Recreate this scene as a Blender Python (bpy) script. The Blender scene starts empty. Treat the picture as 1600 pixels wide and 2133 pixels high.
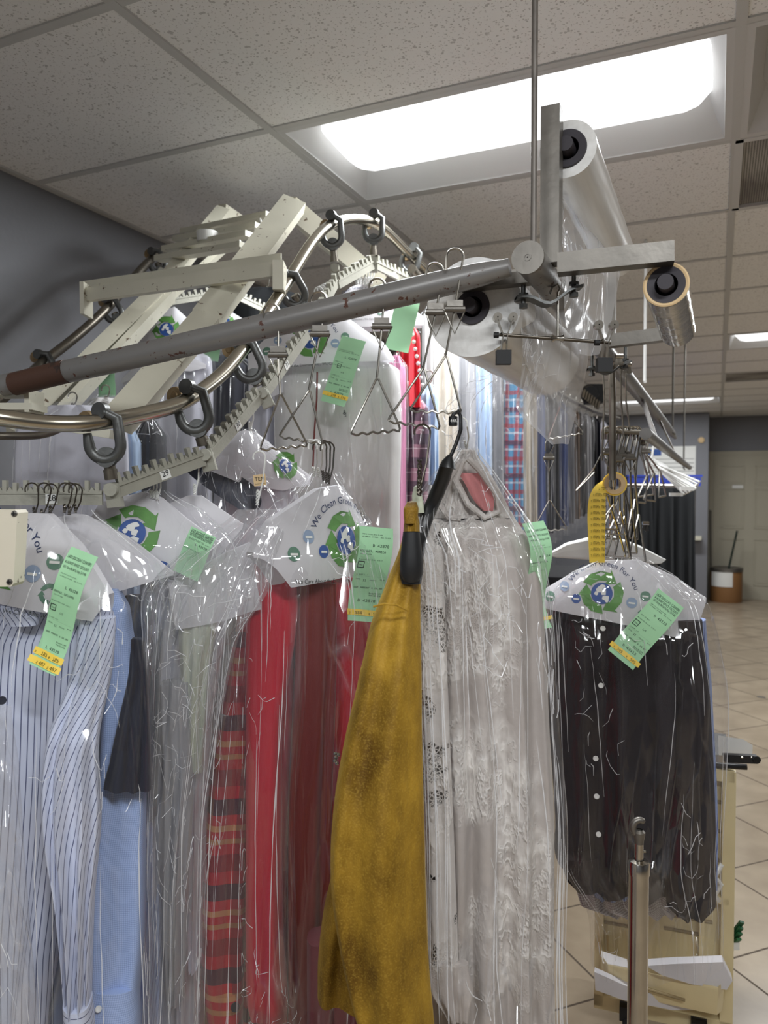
import bpy, math, random
from mathutils import Vector, noise
from mathutils.geometry import tessellate_polygon
PI = math.pi
sc = bpy.context.scene
COL = sc.collection
# ------------------------------------------------------------------ camera
F = 1560.0                       # focal length in pixels of the 1600 x 2133 frame
CZ = 1.55                        # camera height
YAW = math.radians(24); PIT = math.atan(47.5 / F)
HZ = 1.03                        # ceiling above the camera
CEIL = CZ + HZ
fh = Vector((-math.sin(YAW), math.cos(YAW), 0)); rt = Vector((math.cos(YAW), math.sin(YAW), 0))
fw = (fh * math.cos(PIT) - Vector((0, 0, 1)) * math.sin(PIT)); upv = rt.cross(fw)
CAM = Vector((0, 0, CZ))
cd = bpy.data.cameras.new('camera'); cam = bpy.data.objects.new('camera', cd); COL.objects.link(cam)
cam.location = CAM; cam.rotation_euler = (PI / 2 - PIT, 0, YAW)
cd.sensor_fit = 'HORIZONTAL'; cd.sensor_width = 36; cd.lens = 36 * F / 1600; cd.clip_start = .02
cd.dof.use_dof = True; cd.dof.focus_distance = 1.3; cd.dof.aperture_fstop = 8
sc.camera = cam
# ------------------------------------------------------------------ world, exposure
w = bpy.data.worlds.new('world'); sc.world = w; w.use_nodes = True
w.node_tree.nodes['Background'].inputs[0].default_value = (.55, .6, .7, 1)
w.node_tree.nodes['Background'].inputs[1].default_value = .05
sc.view_settings.view_transform = 'Standard'; sc.view_settings.look = 'None'
sc.view_settings.gamma = 1; sc.view_settings.exposure = -0.12
cy = sc.cycles
cy.max_bounces = 5; cy.diffuse_bounces = 3; cy.glossy_bounces = 2; cy.transmission_bounces = 2
cy.transparent_max_bounces = 18; cy.adaptive_threshold = .06; cy.caustics_reflective = False; cy.caustics_refractive = False
cy.sample_clamp_indirect = 6
LAMP = 1.5                       # glow of a troffer's lens
TUBE = 43.0                      # watts of the tubes behind each lens

# ------------------------------------------------------------------ helpers
def at(u, v, d):
    return CAM + fw * d + rt * ((u - 800) / F * d) + upv * ((1066.5 - v) / F * d)
def s2l(c):
    return c / 12.92 if c <= .04045 else ((c + .055) / 1.055) ** 2.4
def rgb(r, g, b): return (s2l(r / 255), s2l(g / 255), s2l(b / 255), 1)

class MB:
    G = None
    def __init__(s): s.v = []; s.f = []; s.uv = {}
    def add(s, vs, fs):
        o = len(s.v); s.v += [Vector(p) for p in vs]; s.f += [tuple(i + o for i in f) for f in fs]; return s
    def box(s, c, ax, h):
        c = Vector(c); X, Y, Z = ax
        vs = [c + X * h[0] * a + Y * h[1] * b + Z * h[2] * e for a in (-1, 1) for b in (-1, 1) for e in (-1, 1)]
        return s.add(vs, [(0, 1, 3, 2), (4, 6, 7, 5), (0, 4, 5, 1), (2, 3, 7, 6), (0, 2, 6, 4), (1, 5, 7, 3)])
    def beam(s, a, b, wd, ht, up=Vector((0, 0, 1))):
        a = Vector(a); b = Vector(b); d = (b - a); L = d.length; d = d / L
        x = d.cross(up).normalized(); z = x.cross(d)
        return s.box((a + b) / 2, (d, x, z), (L / 2, wd / 2, ht / 2))
    def channel(s, a, b, wd, ht, up=Vector((0, 0, 1)), t=.003):
        a = Vector(a); b = Vector(b); d = (b - a).normalized(); x = d.cross(up).normalized(); z = x.cross(d)
        s.beam(a, b, t, ht, up)
        s.beam(a + x * (wd / 2) + z * (ht / 2), b + x * (wd / 2) + z * (ht / 2), wd, t, up)
        s.beam(a + x * (wd / 2) - z * (ht / 2), b + x * (wd / 2) - z * (ht / 2), wd, t, up)
        return s
    def tube(s, pts, r, n=10, cap=True, closed=False):
        pts = [Vector(p) for p in pts]; m = len(pts); o = len(s.v)
        rr = r if isinstance(r, (list, tuple)) else [r] * m
        prev = None
        for i, p in enumerate(pts):
            if closed: t = pts[(i + 1) % m] - pts[i - 1]
            else: t = pts[min(i + 1, m - 1)] - pts[max(i - 1, 0)]
            t = t.normalized() if t.length > 1e-9 else Vector((0, 0, 1))
            if prev is None:
                a = Vector((0, 0, 1)) if abs(t.z) < .9 else Vector((1, 0, 0)); x = t.cross(a).normalized()
            else:
                x = (prev - t * prev.dot(t)); x = x.normalized() if x.length > 1e-6 else t.orthogonal().normalized()
            prev = x; y = t.cross(x)
            for k in range(n):
                an = 2 * PI * k / n; s.v.append(p + (x * math.cos(an) + y * math.sin(an)) * rr[i])
        for i in range(m if closed else m - 1):
            for k in range(n):
                A = o + i * n; B = o + ((i + 1) % m) * n; k2 = (k + 1) % n
                s.f.append((A + k, A + k2, B + k2, B + k))
        if cap and not closed:
            s.f.append(tuple(o + k for k in range(n))[::-1]); s.f.append(tuple(o + (m - 1) * n + k for k in range(n)))
        return s
    def lathe(s, a, ax, prof, n=32):
        """prof: (along, radius) pairs"""
        a = Vector(a); ax = Vector(ax).normalized()
        x = ax.orthogonal().normalized(); y = ax.cross(x); o = len(s.v)
        for h, r in prof:
            for k in range(n):
                an = 2 * PI * k / n; s.v.append(a + ax * h + (x * math.cos(an) + y * math.sin(an)) * max(r, 1e-5))
        for i in range(len(prof) - 1):
            for k in range(n):
                k2 = (k + 1) % n
                s.f.append((o + i * n + k, o + i * n + k2, o + (i + 1) * n + k2, o + (i + 1) * n + k))
        return s
    def grid(s, G, uv=None, closeu=False):
        """G[j][i] points"""
        o = len(s.v); n = len(G[0])
        for j, row in enumerate(G):
            for i, p in enumerate(row):
                if uv: s.uv[len(s.v)] = uv[j][i]
                s.v.append(Vector(p))
        for j in range(len(G) - 1):
            for i in range(n if closeu else n - 1):
                i2 = (i + 1) % n
                s.f.append((o + j * n + i, o + j * n + i2, o + (j + 1) * n + i2, o + (j + 1) * n + i))
        return s
    def poly(s, pts, fn):
        tr = tessellate_polygon([[Vector((p[0], p[1], 0)) for p in pts]])
        return s.add([fn(p[0], p[1]) for p in pts], [tuple(t) for t in tr])
    def disc(s, cx, cy_, r, fn, n=24, ry=None):
        vs = [(cx, cy_)] + [(cx + r * math.cos(2 * PI * k / n), cy_ + (ry or r) * math.sin(2 * PI * k / n)) for k in range(n)]
        return s.add([fn(*p) for p in vs], [(0, 1 + k, 1 + (k + 1) % n) for k in range(n)])

def wpos(o):
    p = Vector((0, 0, 0))
    while o: p += o.location; o = o.parent
    return p
def build(name, mb, mat, parent=None, smooth=True, sharp=40):
    me = bpy.data.meshes.new(name)
    if parent is not None: base = wpos(parent)
    else:
        zs = min(p.z for p in mb.v); c = sum(mb.v, Vector()) / len(mb.v); base = Vector((c.x, c.y, zs))
    me.from_pydata([p - base for p in mb.v], [], mb.f); me.update()
    if mb.uv:
        ul = me.uv_layers.new(name='UVMap')
        for lp in me.loops:
            q = mb.uv.get(lp.vertex_index)
            if q: ul.data[lp.index].uv = q
    if smooth:
        me.shade_smooth(); me.set_sharp_from_angle(angle=math.radians(sharp))
    for m in (mat if isinstance(mat, (list, tuple)) else [mat]): me.materials.append(m)
    o = bpy.data.objects.new(name, me); COL.objects.link(o)
    if parent is not None: o.parent = parent
    else: o.location = base
    return o
def tag(o, label=None, cat=None, group=None, kind=None):
    if label: o['label'] = label
    if cat: o['category'] = cat
    if group: o['group'] = group
    if kind: o['kind'] = kind
    return o
def T(name, label, cat, loc, group=None):
    o = bpy.data.objects.new(name, None); COL.objects.link(o); o.location = loc; o.empty_display_size = .05
    return tag(o, label, cat, group)
def S(name, mb, mat, parent=None, smooth=False):
    o = build(name, mb, mat, parent, smooth)
    if parent is None: o['kind'] = 'structure'
    return o
AX = (Vector((1, 0, 0)), Vector((0, 1, 0)), Vector((0, 0, 1)))
ZU = Vector((0, 0, 1))

# ------------------------------------------------------------------ materials
class N:
    def __init__(s, name):
        s.m = bpy.data.materials.new(name); s.m.use_nodes = True; s.t = s.m.node_tree; s.n = s.t.nodes
        s.b = s.n['Principled BSDF']; s.out = s.n['Material Output']
    def new(s, ty, **kw):
        x = s.n.new(ty)
        for k, v in kw.items():
            if k.startswith('i_'):
                kk = k[2:]; kk = int(kk) if kk.isdigit() else kk.replace('_', ' '); s.link_or(x.inputs[kk], v)
            else: setattr(x, k, v)
        return x
    def link_or(s, inp, v):
        if isinstance(v, bpy.types.NodeSocket): s.t.links.new(v, inp)
        else: inp.default_value = v
    def math(s, op, a, b=None, c=None):
        x = s.n.new('ShaderNodeMath'); x.operation = op
        for i, q in enumerate((a, b, c)):
            if q is not None: s.link_or(x.inputs[i], q)
        return x.outputs[0]
    def mix(s, f, a, b, mode='MIX'):
        x = s.n.new('ShaderNodeMix'); x.data_type = 'RGBA'; x.blend_type = mode
        s.link_or(x.inputs[0], f); s.link_or(x.inputs[6], a); s.link_or(x.inputs[7], b); return x.outputs[2]
    def noise(s, scale, det=3, co=None, rough=.5):
        x = s.new('ShaderNodeTexNoise'); x.inputs['Scale'].default_value = scale; x.inputs['Detail'].default_value = det
        x.inputs['Roughness'].default_value = rough
        s.t.links.new(co or s.co('Object'), x.inputs['Vector']); return x.outputs['Fac']
    def co(s, k='Object'):
        if not hasattr(s, 'tc'): s.tc = s.n.new('ShaderNodeTexCoord')
        return s.tc.outputs[k]
    def ramp(s, f, lo, hi, a=0., b=1.):
        x = s.n.new('ShaderNodeMapRange'); x.clamp = True
        s.link_or(x.inputs[0], f); x.inputs[1].default_value = lo; x.inputs[2].default_value = hi
        x.inputs[3].default_value = a; x.inputs[4].default_value = b; return x.outputs[0]
    def sep(s, v):
        x = s.n.new('ShaderNodeSeparateXYZ'); s.t.links.new(v, x.inputs[0]); return x.outputs
    def bump(s, h, strength=.3, dist=.002):
        x = s.n.new('ShaderNodeBump'); x.inputs['Strength'].default_value = strength; x.inputs['Distance'].default_value = dist
        s.t.links.new(h, x.inputs['Height']); return x.outputs[0]
    def set(s, **k):
        for a, v in k.items(): s.link_or(s.b.inputs[a.replace('_', ' ')], v)
        return s
    def scaled(s, v, x, y, z):
        q = s.n.new('ShaderNodeVectorMath'); q.operation = 'MULTIPLY'; s.t.links.new(v, q.inputs[0]); q.inputs[1].default_value = (x, y, z); return q.outputs[0]

def plain(name, c, rough=.5, metal=0., bs=0, bstr=.2, var=0., vs=8, **kw):
    n = N(name); n.set(Base_Color=c, Roughness=rough, Metallic=metal)
    if var:
        f = n.ramp(n.noise(vs, 4), .3, .7)
        n.set(Base_Color=n.mix(f, tuple(x * (1 - var) for x in c[:3]) + (1,), tuple(min(1, x * (1 + var)) for x in c[:3]) + (1,)))
    if bs: n.set(Normal=n.bump(n.noise(bs, 3), bstr))
    for k, v in kw.items(): n.link_or(n.b.inputs[k.replace('_', ' ')], v)
    return n.m
def worn(name, base, under, amount=.62, scale=60, rough=.4, metal=0., mrough=.6):
    """paint or steel with chips and rust of its own"""
    n = N(name); f = n.ramp(n.noise(scale, 5, rough=.65), amount, amount + .02)
    v = n.ramp(n.noise(6, 3), .3, .7)
    b2 = n.mix(v, tuple(x * .82 for x in base[:3]) + (1,), base)
    n.set(Base_Color=n.mix(f, b2, under), Roughness=n.ramp(f, 0, 1, rough, mrough), Metallic=n.ramp(f, 0, 1, metal, 0.), Normal=n.bump(n.noise(120, 3), .12, .001))
    return n.m
M = {}
M['cream_paint'] = worn('cream_paint', rgb(214, 210, 192), rgb(96, 78, 60), .655, 45, .38)
M['steel_pipe'] = worn('painted_steel_pipe', rgb(142, 140, 138), rgb(84, 50, 38), .63, 75, .36, .35)
M['steel_bar'] = plain('galvanised_bar', rgb(122, 118, 112), .42, .8, 90, .15, .12, 30)
M['rail'] = plain('polished_rail', rgb(194, 188, 174), .22, 1, 40, .06, .12, 12)
M['dark_rail'] = plain('dull_rail', rgb(128, 122, 112), .38, .9, 60, .1, .2, 20)
M['dull'] = plain('dull_rod', rgb(120, 114, 108), .5, .3, 60, .2, .2, 30)
M['cast'] = plain('cast_grey_metal', rgb(98, 99, 98), .42, .7, 80, .3, .15, 30)
M['slot'] = plain('slot_bar_paint', rgb(160, 158, 146), .45, .1, 150, .25, .08, 20)
M['brass'] = plain('brass_roller', rgb(150, 128, 96), .4, .7, 70, .3, .2, 50)
M['wire'] = plain('bright_wire', rgb(172, 168, 160), .26, 1)
M['dwire'] = plain('dark_wire', rgb(96, 90, 82), .35, .9)
M['wwire'] = plain('white_wire', rgb(235, 235, 232), .35)
M['chrome'] = plain('chrome', rgb(190, 186, 178), .16, 1, 0, 0, .1, 20)
M['black'] = plain('black_plastic', rgb(24, 25, 27), .35, 0, 200, .1)
M['white'] = plain('white_plastic', rgb(232, 232, 228), .4)
M['rubber'] = plain('black_rubber', rgb(20, 20, 22), .6)
M['ink'] = plain('black_ink', rgb(28, 44, 44), .7)
M['black_ink'] = plain('solid_black_ink', rgb(16, 16, 16), .7)
M['navy_ink'] = plain('navy_ink', rgb(30, 48, 92), .7)
M['green_ink'] = plain('green_ink', rgb(92, 148, 70), .6, var=.2, vs=30)
M['blue_ink'] = plain('blue_ink', rgb(44, 84, 158), .6, var=.12, vs=60)
M['pale_blue_ink'] = plain('pale_blue_ink', rgb(150, 168, 196), .6)
M['teal_ink'] = plain('teal_ink', rgb(96, 136, 116), .6)
M['ticket'] = plain('green_ticket', rgb(170, 222, 176), .6, 0, 40, .1)
M['yellow'] = plain('yellow_label', rgb(252, 216, 84), .5)
M['label_white'] = plain('label_white', rgb(236, 236, 232), .5)
M['tan'] = plain('tan_card', rgb(226, 196, 150), .6)

def paper(name, c):
    n = N(name); n.set(Base_Color=c, Roughness=.45, Normal=n.bump(n.noise(14, 3), .25, .004))
    tr = n.new('ShaderNodeBsdfTranslucent'); tr.inputs[0].default_value = c
    mx = n.new('ShaderNodeMixShader'); mx.inputs[0].default_value = .22
    n.t.links.new(n.b.outputs[0], mx.inputs[1]); n.t.links.new(tr.outputs[0], mx.inputs[2]); n.t.links.new(mx.outputs[0], n.out.inputs[0])
    return n.m
M['paper'] = paper('white_cape_paper', rgb(232, 230, 234))

def plastic(name, white=.10, gl=.55, bscale=16, bstr=.7, tint=(.98, .98, .985, 1), stretch=(1, 1, .3), rough=.08, lines=.5, simple=False, cap=.16, facet=.85):
    """clear polythene film: see-through, a soft sheen, sparse sharp creases and a thin milky body"""
    n = N(name)
    co = n.scaled(n.co('Object'), *stretch)
    a = n.noise(bscale * .8, 2 if not simple else 1, co, .5)
    if simple:
        h = a; wf0 = white
    else:
        wc = n.new('ShaderNodeVectorMath'); wc.operation = 'MULTIPLY_ADD'
        wn = n.new('ShaderNodeTexNoise'); wn.inputs['Scale'].default_value = 4; wn.inputs['Detail'].default_value = 1; n.t.links.new(co, wn.inputs['Vector'])
        n.t.links.new(wn.outputs['Color'], wc.inputs[0]); wc.inputs[1].default_value = (.16, .16, .16); n.t.links.new(co, wc.inputs[2])
        cz = n.scaled(wc.outputs[0], 1.25, 1.25, .42)
        vo = n.new('ShaderNodeTexVoronoi'); vo.feature = 'DISTANCE_TO_EDGE'; vo.inputs['Scale'].default_value = bscale * 1.3
        n.t.links.new(cz, vo.inputs['Vector'])
        patch = n.ramp(wn.outputs['Fac'], .44, .60, .12, 1)
        e = n.math('MULTIPLY', n.ramp(vo.outputs['Distance'], 0, .06, 1, 0), patch)
        h = n.math('ADD', n.math('MULTIPLY', e, .35), n.math('MULTIPLY', a, 1.6))
        vf = n.new('ShaderNodeTexVoronoi'); vf.inputs['Scale'].default_value = bscale * 3.4; n.t.links.new(n.scaled(wc.outputs[0], 1, 1, .75), vf.inputs['Vector'])
        geo = n.new('ShaderNodeNewGeometry'); tl_ = n.new('ShaderNodeVectorMath'); tl_.operation = 'SUBTRACT'; n.t.links.new(vf.outputs['Color'], tl_.inputs[0]); tl_.inputs[1].default_value = (.5, .5, .42)
        ts = n.new('ShaderNodeVectorMath'); ts.operation = 'SCALE'; n.t.links.new(tl_.outputs[0], ts.inputs[0]); n.t.links.new(n.math('MULTIPLY', patch, facet), ts.inputs['Scale'])
        ta = n.new('ShaderNodeVectorMath'); ta.operation = 'ADD'; n.t.links.new(geo.outputs['Normal'], ta.inputs[0]); n.t.links.new(ts.outputs[0], ta.inputs[1])
        tn_ = n.new('ShaderNodeVectorMath'); tn_.operation = 'NORMALIZE'; n.t.links.new(ta.outputs[0], tn_.inputs[0])
        wf0 = n.math('ADD', n.math('MULTIPLY', n.math('MULTIPLY', e, e), lines * .28), white)
    bm = n.bump(h, bstr, .008)
    if not simple: n.t.links.new(tn_.outputs[0], bm.node.inputs['Normal'])
    lw = n.new('ShaderNodeLayerWeight'); lw.inputs[0].default_value = .5
    fac = n.math('ADD', n.math('MULTIPLY', n.math('POWER', lw.outputs['Facing'], 4.), cap), gl * .06)
    if not simple: fac = n.math('ADD', fac, n.math('ADD', n.math('MULTIPLY', e, .15 * lines), n.math('MULTIPLY', patch, .05)))
    tp = n.new('ShaderNodeBsdfTransparent'); tp.inputs[0].default_value = tint
    gs = n.new('ShaderNodeBsdfGlossy'); gs.inputs[0].default_value = (1, 1, 1, 1); gs.inputs['Roughness'].default_value = rough; n.t.links.new(bm, gs.inputs['Normal'])
    m1 = n.new('ShaderNodeMixShader'); n.t.links.new(fac, m1.inputs[0]); n.t.links.new(tp.outputs[0], m1.inputs[1]); n.t.links.new(gs.outputs[0], m1.inputs[2])
    m2 = n.new('ShaderNodeBsdfDiffuse'); m2.inputs[0].default_value = (.88, .88, .9, 1); n.t.links.new(bm, m2.inputs['Normal'])
    m3 = n.new('ShaderNodeMixShader')
    n.link_or(m3.inputs[0], wf0); n.t.links.new(m1.outputs[0], m3.inputs[1]); n.t.links.new(m2.outputs[0], m3.inputs[2])
    n.t.links.new(m3.outputs[0], n.out.inputs[0])
    return n.m
n = N('film_crease_highlight'); n.set(Base_Color=(.9, .9, .92, 1), Roughness=.16, Specular_IOR_Level=.8)  # whitish strands: bright streaks along the film folds put into the colour
tp = n.new('ShaderNodeBsdfTransparent'); mx = n.new('ShaderNodeMixShader'); mx.inputs[0].default_value = .48
n.t.links.new(tp.outputs[0], mx.inputs[1]); n.t.links.new(n.b.outputs[0], mx.inputs[2]); n.t.links.new(mx.outputs[0], n.out.inputs[0]); M['crease'] = n.m
M['bag'] = plastic('clear_garment_bag', .016, .5, 15, 1., lines=.25)
M['bag_milky'] = plastic('milky_garment_bag', .13, .9, 20, 1., stretch=(1, 1, .55), lines=.9)
M['bag_clear'] = plastic('thin_clear_bag', .012, .5, 13, 1., lines=.35)
M['bag_far'] = plastic('distant_clear_bag', .04, .5, 14, .8, simple=True)
M['film'] = plastic('film_sheet', .36, .6, 9, .5, (.96, .97, .99, 1), (1, 1, .3), .12, .5, cap=.3)

def cloth(name, c, rough=.85, weave=900, sheen=.15, var=.05, fs=18):
    n = N(name)
    f = n.ramp(n.noise(fs, 4), .3, .7)
    n.set(Base_Color=n.mix(f, tuple(x * (1 - var) for x in c[:3]) + (1,), c), Roughness=rough, Sheen_Weight=sheen,
          Normal=n.bump(n.math('ADD', n.noise(fs * 1.4, 4), n.math('MULTIPLY', n.noise(weave, 1), .12)), .35, .006))
    return n.m
def stripe(n, x, period, lo, hi):
    m = n.math('FRACT', n.math('ADD', n.math('DIVIDE', x, period), 100.37))
    return n.math('MULTIPLY', n.math('GREATER_THAN', m, lo), n.math('LESS_THAN', m, hi))
def shirting(name, base, lines, rough=.8):
    """lines: (axis 'x'|'y', period, lo, hi, colour, strength, skew) woven along the cloth's own UV"""
    n = N(name); uv = n.sep(n.co('UV')); col = base
    for ax, per, lo, hi, c, st, sk in lines:
        x = uv[0] if ax == 'x' else uv[1]; y = uv[1] if ax == 'x' else uv[0]
        if sk: x = n.math('ADD', x, n.math('MULTIPLY', y, sk))
        f = n.math('MULTIPLY', stripe(n, x, per, lo, hi), st)
        col = n.mix(f, col, c)
    n.set(Base_Color=col, Roughness=rough, Sheen_Weight=.1, Normal=n.bump(n.noise(22, 4), .3, .006))
    return n.m
NAVYL = rgb(44, 54, 104)
M['stripe'] = shirting('blue_striped_cotton', rgb(206, 212, 232), [('x', .0105, 0, .13, NAVYL, .95, 0), ('x', .0105, .13, .2, NAVYL, .3, 0)])
M['stripe_diag'] = shirting('blue_striped_cotton_bias', rgb(210, 216, 236), [('x', .0105, 0, .13, NAVYL, .95, .22)])
M['stripe_cuff'] = shirting('blue_striped_cotton_cuff', rgb(210, 216, 236), [('y', .0105, 0, .13, NAVYL, .95, 0)])
M['check_blue'] = shirting('blue_mini_check', rgb(168, 190, 232), [('x', .0032, 0, .2, rgb(96, 112, 168), .45, 0), ('y', .0032, 0, .2, rgb(96, 112, 168), .45, 0)])
M['oxford'] = cloth('blue_oxford', rgb(150, 172, 216))
M['pin_blue'] = shirting('blue_pin_stripe', rgb(160, 178, 222), [('x', .008, 0, .35, rgb(78, 98, 160), .8, 0)])
M['gingham'] = shirting('brown_gingham', rgb(206, 206, 214), [('x', .006, 0, .4, rgb(90, 70, 84), .6, 0), ('y', .006, 0, .4, rgb(90, 70, 84), .6, 0)])
RD = rgb(190, 18, 44)
M['flannel'] = shirting('red_flannel_plaid', RD, [
    ('y', .155, .05, .24, rgb(38, 26, 50), .88, 0), ('y', .155, .36, .43, rgb(206, 158, 104), .75, 0), ('y', .155, .52, .58, rgb(190, 150, 96), .7, 0), ('y', .155, .7, .9, rgb(96, 10, 34), .6, 0),
    ('x', .10, .25, .55, rgb(40, 24, 46), .5, 0), ('x', .10, .75, .8, rgb(180, 128, 88), .35, 0)])
M['plaid_pink'] = shirting('mauve_plaid', rgb(176, 130, 146), [('x', .06, 0, .5, rgb(58, 46, 66), .8, 0), ('y', .07, 0, .45, rgb(58, 46, 66), .8, 0), ('y', .07, .6, .64, rgb(230, 214, 220), .7, 0)])
M['plaid_blue'] = shirting('blue_red_plaid', rgb(86, 150, 190), [('x', .06, 0, .4, rgb(178, 52, 60), .75, 0), ('y', .07, 0, .25, rgb(170, 44, 52), .75, 0), ('y', .07, .5, .62, rgb(220, 226, 232), .6, 0), ('y', .14, .7, .85, rgb(26, 40, 80), .7, 0)])
M['red'] = cloth('red_cotton', rgb(196, 14, 44), var=.04)
M['maroon'] = cloth('rust_red_lining', rgb(112, 26, 22), .6)
M['navy'] = cloth('navy_cloth', rgb(22, 26, 44))
M['charcoal'] = cloth('charcoal_wool', rgb(42, 42, 48))
M['black_cloth'] = cloth('black_cloth', rgb(10, 14, 18), .9, sheen=.03)
M['aubergine'] = cloth('dark_aubergine_cotton', rgb(26, 15, 21), .85, sheen=.0)
M['white_cloth'] = cloth('white_cotton', rgb(226, 224, 222), var=.03)
M['lilac_white'] = cloth('cool_white_cotton', rgb(206, 206, 216), var=.03)
M['cream_cloth'] = cloth('cream_cotton', rgb(226, 216, 200), var=.04)
M['pink'] = cloth('pink_cotton', rgb(226, 146, 186))
M['paleblue'] = cloth('pale_blue_cotton', rgb(176, 198, 226))
M['midblue'] = cloth('mid_blue_cotton', rgb(96, 112, 164))
M['sage'] = cloth('pale_sage_cotton', rgb(206, 212, 190))
M['greycloth'] = cloth('soft_grey_cotton', rgb(160, 160, 164))
M['brown'] = cloth('brown_cotton', rgb(112, 84, 58))
M['beige'] = cloth('beige_cotton', rgb(200, 188, 170))
M['redbright'] = cloth('bright_red_silk', rgb(222, 26, 48), .45)

def velvet():
    n = N('gold_velvet')
    co = n.scaled(n.co('Object'), 1, 1, .55)
    a = n.noise(9, 6, co, .6); g = n.noise(420, 2)
    f = n.ramp(a, .36, .66)
    c = n.mix(f, rgb(92, 64, 10), rgb(184, 144, 48))
    c = n.mix(n.ramp(g, .5, .75, 0, .3), c, rgb(206, 172, 74))
    n.set(Base_Color=c, Roughness=.62, Sheen_Weight=.45, Sheen_Roughness=.3, Sheen_Tint=rgb(230, 200, 100), Specular_IOR_Level=.25,
          Normal=n.bump(n.math('ADD', a, n.math('MULTIPLY', g, .06)), .7, .012))
    return n.m
M['velvet'] = velvet()
def lace(name, holes):
    """ivory lace: raised floral cords over net; the holed one has real open mesh"""
    n = N(name); co = n.scaled(n.co('Object'), 1, 1, .6)
    wv = n.noise(10, 4, co, .55)
    cord = n.math('POWER', n.math('SUBTRACT', 1., n.math('MINIMUM', n.math('MULTIPLY', n.math('ABSOLUTE', n.math('SUBTRACT', wv, .5)), 9.), 1.)), 2.)
    zone = n.ramp(n.noise(6, 3), .46, .54)
    fl = n.new('ShaderNodeTexVoronoi'); fl.inputs['Scale'].default_value = 210; n.t.links.new(n.co('Object'), fl.inputs['Vector'])
    fl.feature = 'DISTANCE_TO_EDGE'
    net = n.ramp(fl.outputs['Distance'], .06, .16, 1, 0)
    pet = n.noise(38, 3, co, .6); pet = n.math('POWER', n.math('SUBTRACT', 1., n.math('MINIMUM', n.math('MULTIPLY', n.math('ABSOLUTE', n.math('SUBTRACT', pet, .5)), 7.), 1.)), 2.)
    orn = n.math('MULTIPLY', n.math('MAXIMUM', n.math('MAXIMUM', cord, n.math('MULTIPLY', pet, .9)), n.math('MULTIPLY', net, .25)), zone)
    c = n.mix(orn, rgb(178, 169, 163) if not holes else rgb(208, 202, 197), rgb(228, 223, 217))
    n.set(Base_Color=c, Roughness=.75, Sheen_Weight=.2, Normal=n.bump(n.math('ADD', n.math('MULTIPLY', orn, 1.4), n.noise(30, 3)), .5, .006))
    if holes:
        hz = n.ramp(n.noise(19, 3), .56, .58)
        al = n.math('MAXIMUM', net, n.math('SUBTRACT', 1., hz))
        n.set(Alpha=al)
    return n.m
M['lace'] = lace('ivory_lace', False); M['lace_open'] = lace('open_ivory_lace', True)

def wallm(name, c):
    n = N(name); n.set(Base_Color=c, Roughness=.55, Normal=n.bump(n.noise(55, 4), .25, .003)); return n.m
M['wall'] = wallm('grey_wall_paint', rgb(124, 125, 130))
M['wall_far'] = wallm('grey_wall_paint_far', rgb(122, 123, 129))
def ceilm():
    n = N('acoustic_tile'); co = n.co('Object')
    v = n.new('ShaderNodeTexVoronoi'); v.inputs['Scale'].default_value = 95; n.t.links.new(n.scaled(co, 1, 1, 0), v.inputs['Vector'])
    sp = n.math('LESS_THAN', v.outputs['Distance'], n.ramp(n.noise(45, 2), .35, .70, .02, .42))
    big = n.math('GREATER_THAN', n.noise(150, 2), .645)
    f = n.math('MAXIMUM', sp, big)
    n.set(Base_Color=n.mix(n.math('MULTIPLY', f, .42), rgb(246, 246, 245), rgb(104, 98, 92)), Roughness=.9,
          Normal=n.bump(n.math('SUBTRACT', 1., f), .4, .002))
    return n.m
M['ceiling'] = ceilm()
M['tbar'] = plain('ceiling_grid_white', rgb(200, 200, 198), .5)
def floorm():
    n = N('beige_floor_tile'); xyz = n.sep(n.co('Object'))
    x, y = xyz[0], xyz[1]; P = .45; k = math.sqrt(.5)
    def W(u, v):
        d = CZ * F / (v - 1019.); return at(u, v, d)
    pa = W(1533, 1807); pb = W(1531, 1830)
    # lines along (+1,+1): constant (x-y); lines along (-1,+1): constant (x+y)
    def band(e, c0):
        m = n.math('FRACT', n.math('ADD', n.math('DIVIDE', n.math('SUBTRACT', e, c0), P), 50.5))
        return n.math('LESS_THAN', n.math('ABSOLUTE', n.math('SUBTRACT', m, .5)), .0085)
    ea = n.math('MULTIPLY', n.math('SUBTRACT', x, y), k); eb = n.math('MULTIPLY', n.math('ADD', x, y), k)
    g = n.math('MAXIMUM', band(ea, (pa.x - pa.y) * k), band(eb, (pb.x + pb.y) * k))
    c = n.mix(n.ramp(n.noise(5, 5), .3, .7), rgb(150, 134, 114), rgb(176, 160, 138))
    n.set(Base_Color=n.mix(g, c, rgb(84, 72, 60)), Roughness=n.ramp(g, 0, 1, .28, .8), Normal=n.bump(n.math('SUBTRACT', n.math('MULTIPLY', n.noise(30, 3), .1), g), .25, .003))
    return n.m
M['floor'] = floorm()
M['fix'] = plain('fixture_white', rgb(206, 206, 205), .45)
def lampm():
    n = N('fluorescent_lens'); n.set(Base_Color=(.9, .9, .9, 1), Emission_Color=(.97, .985, 1, 1), Emission_Strength=LAMP); return n.m
M['lamp'] = lampm()

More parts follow.
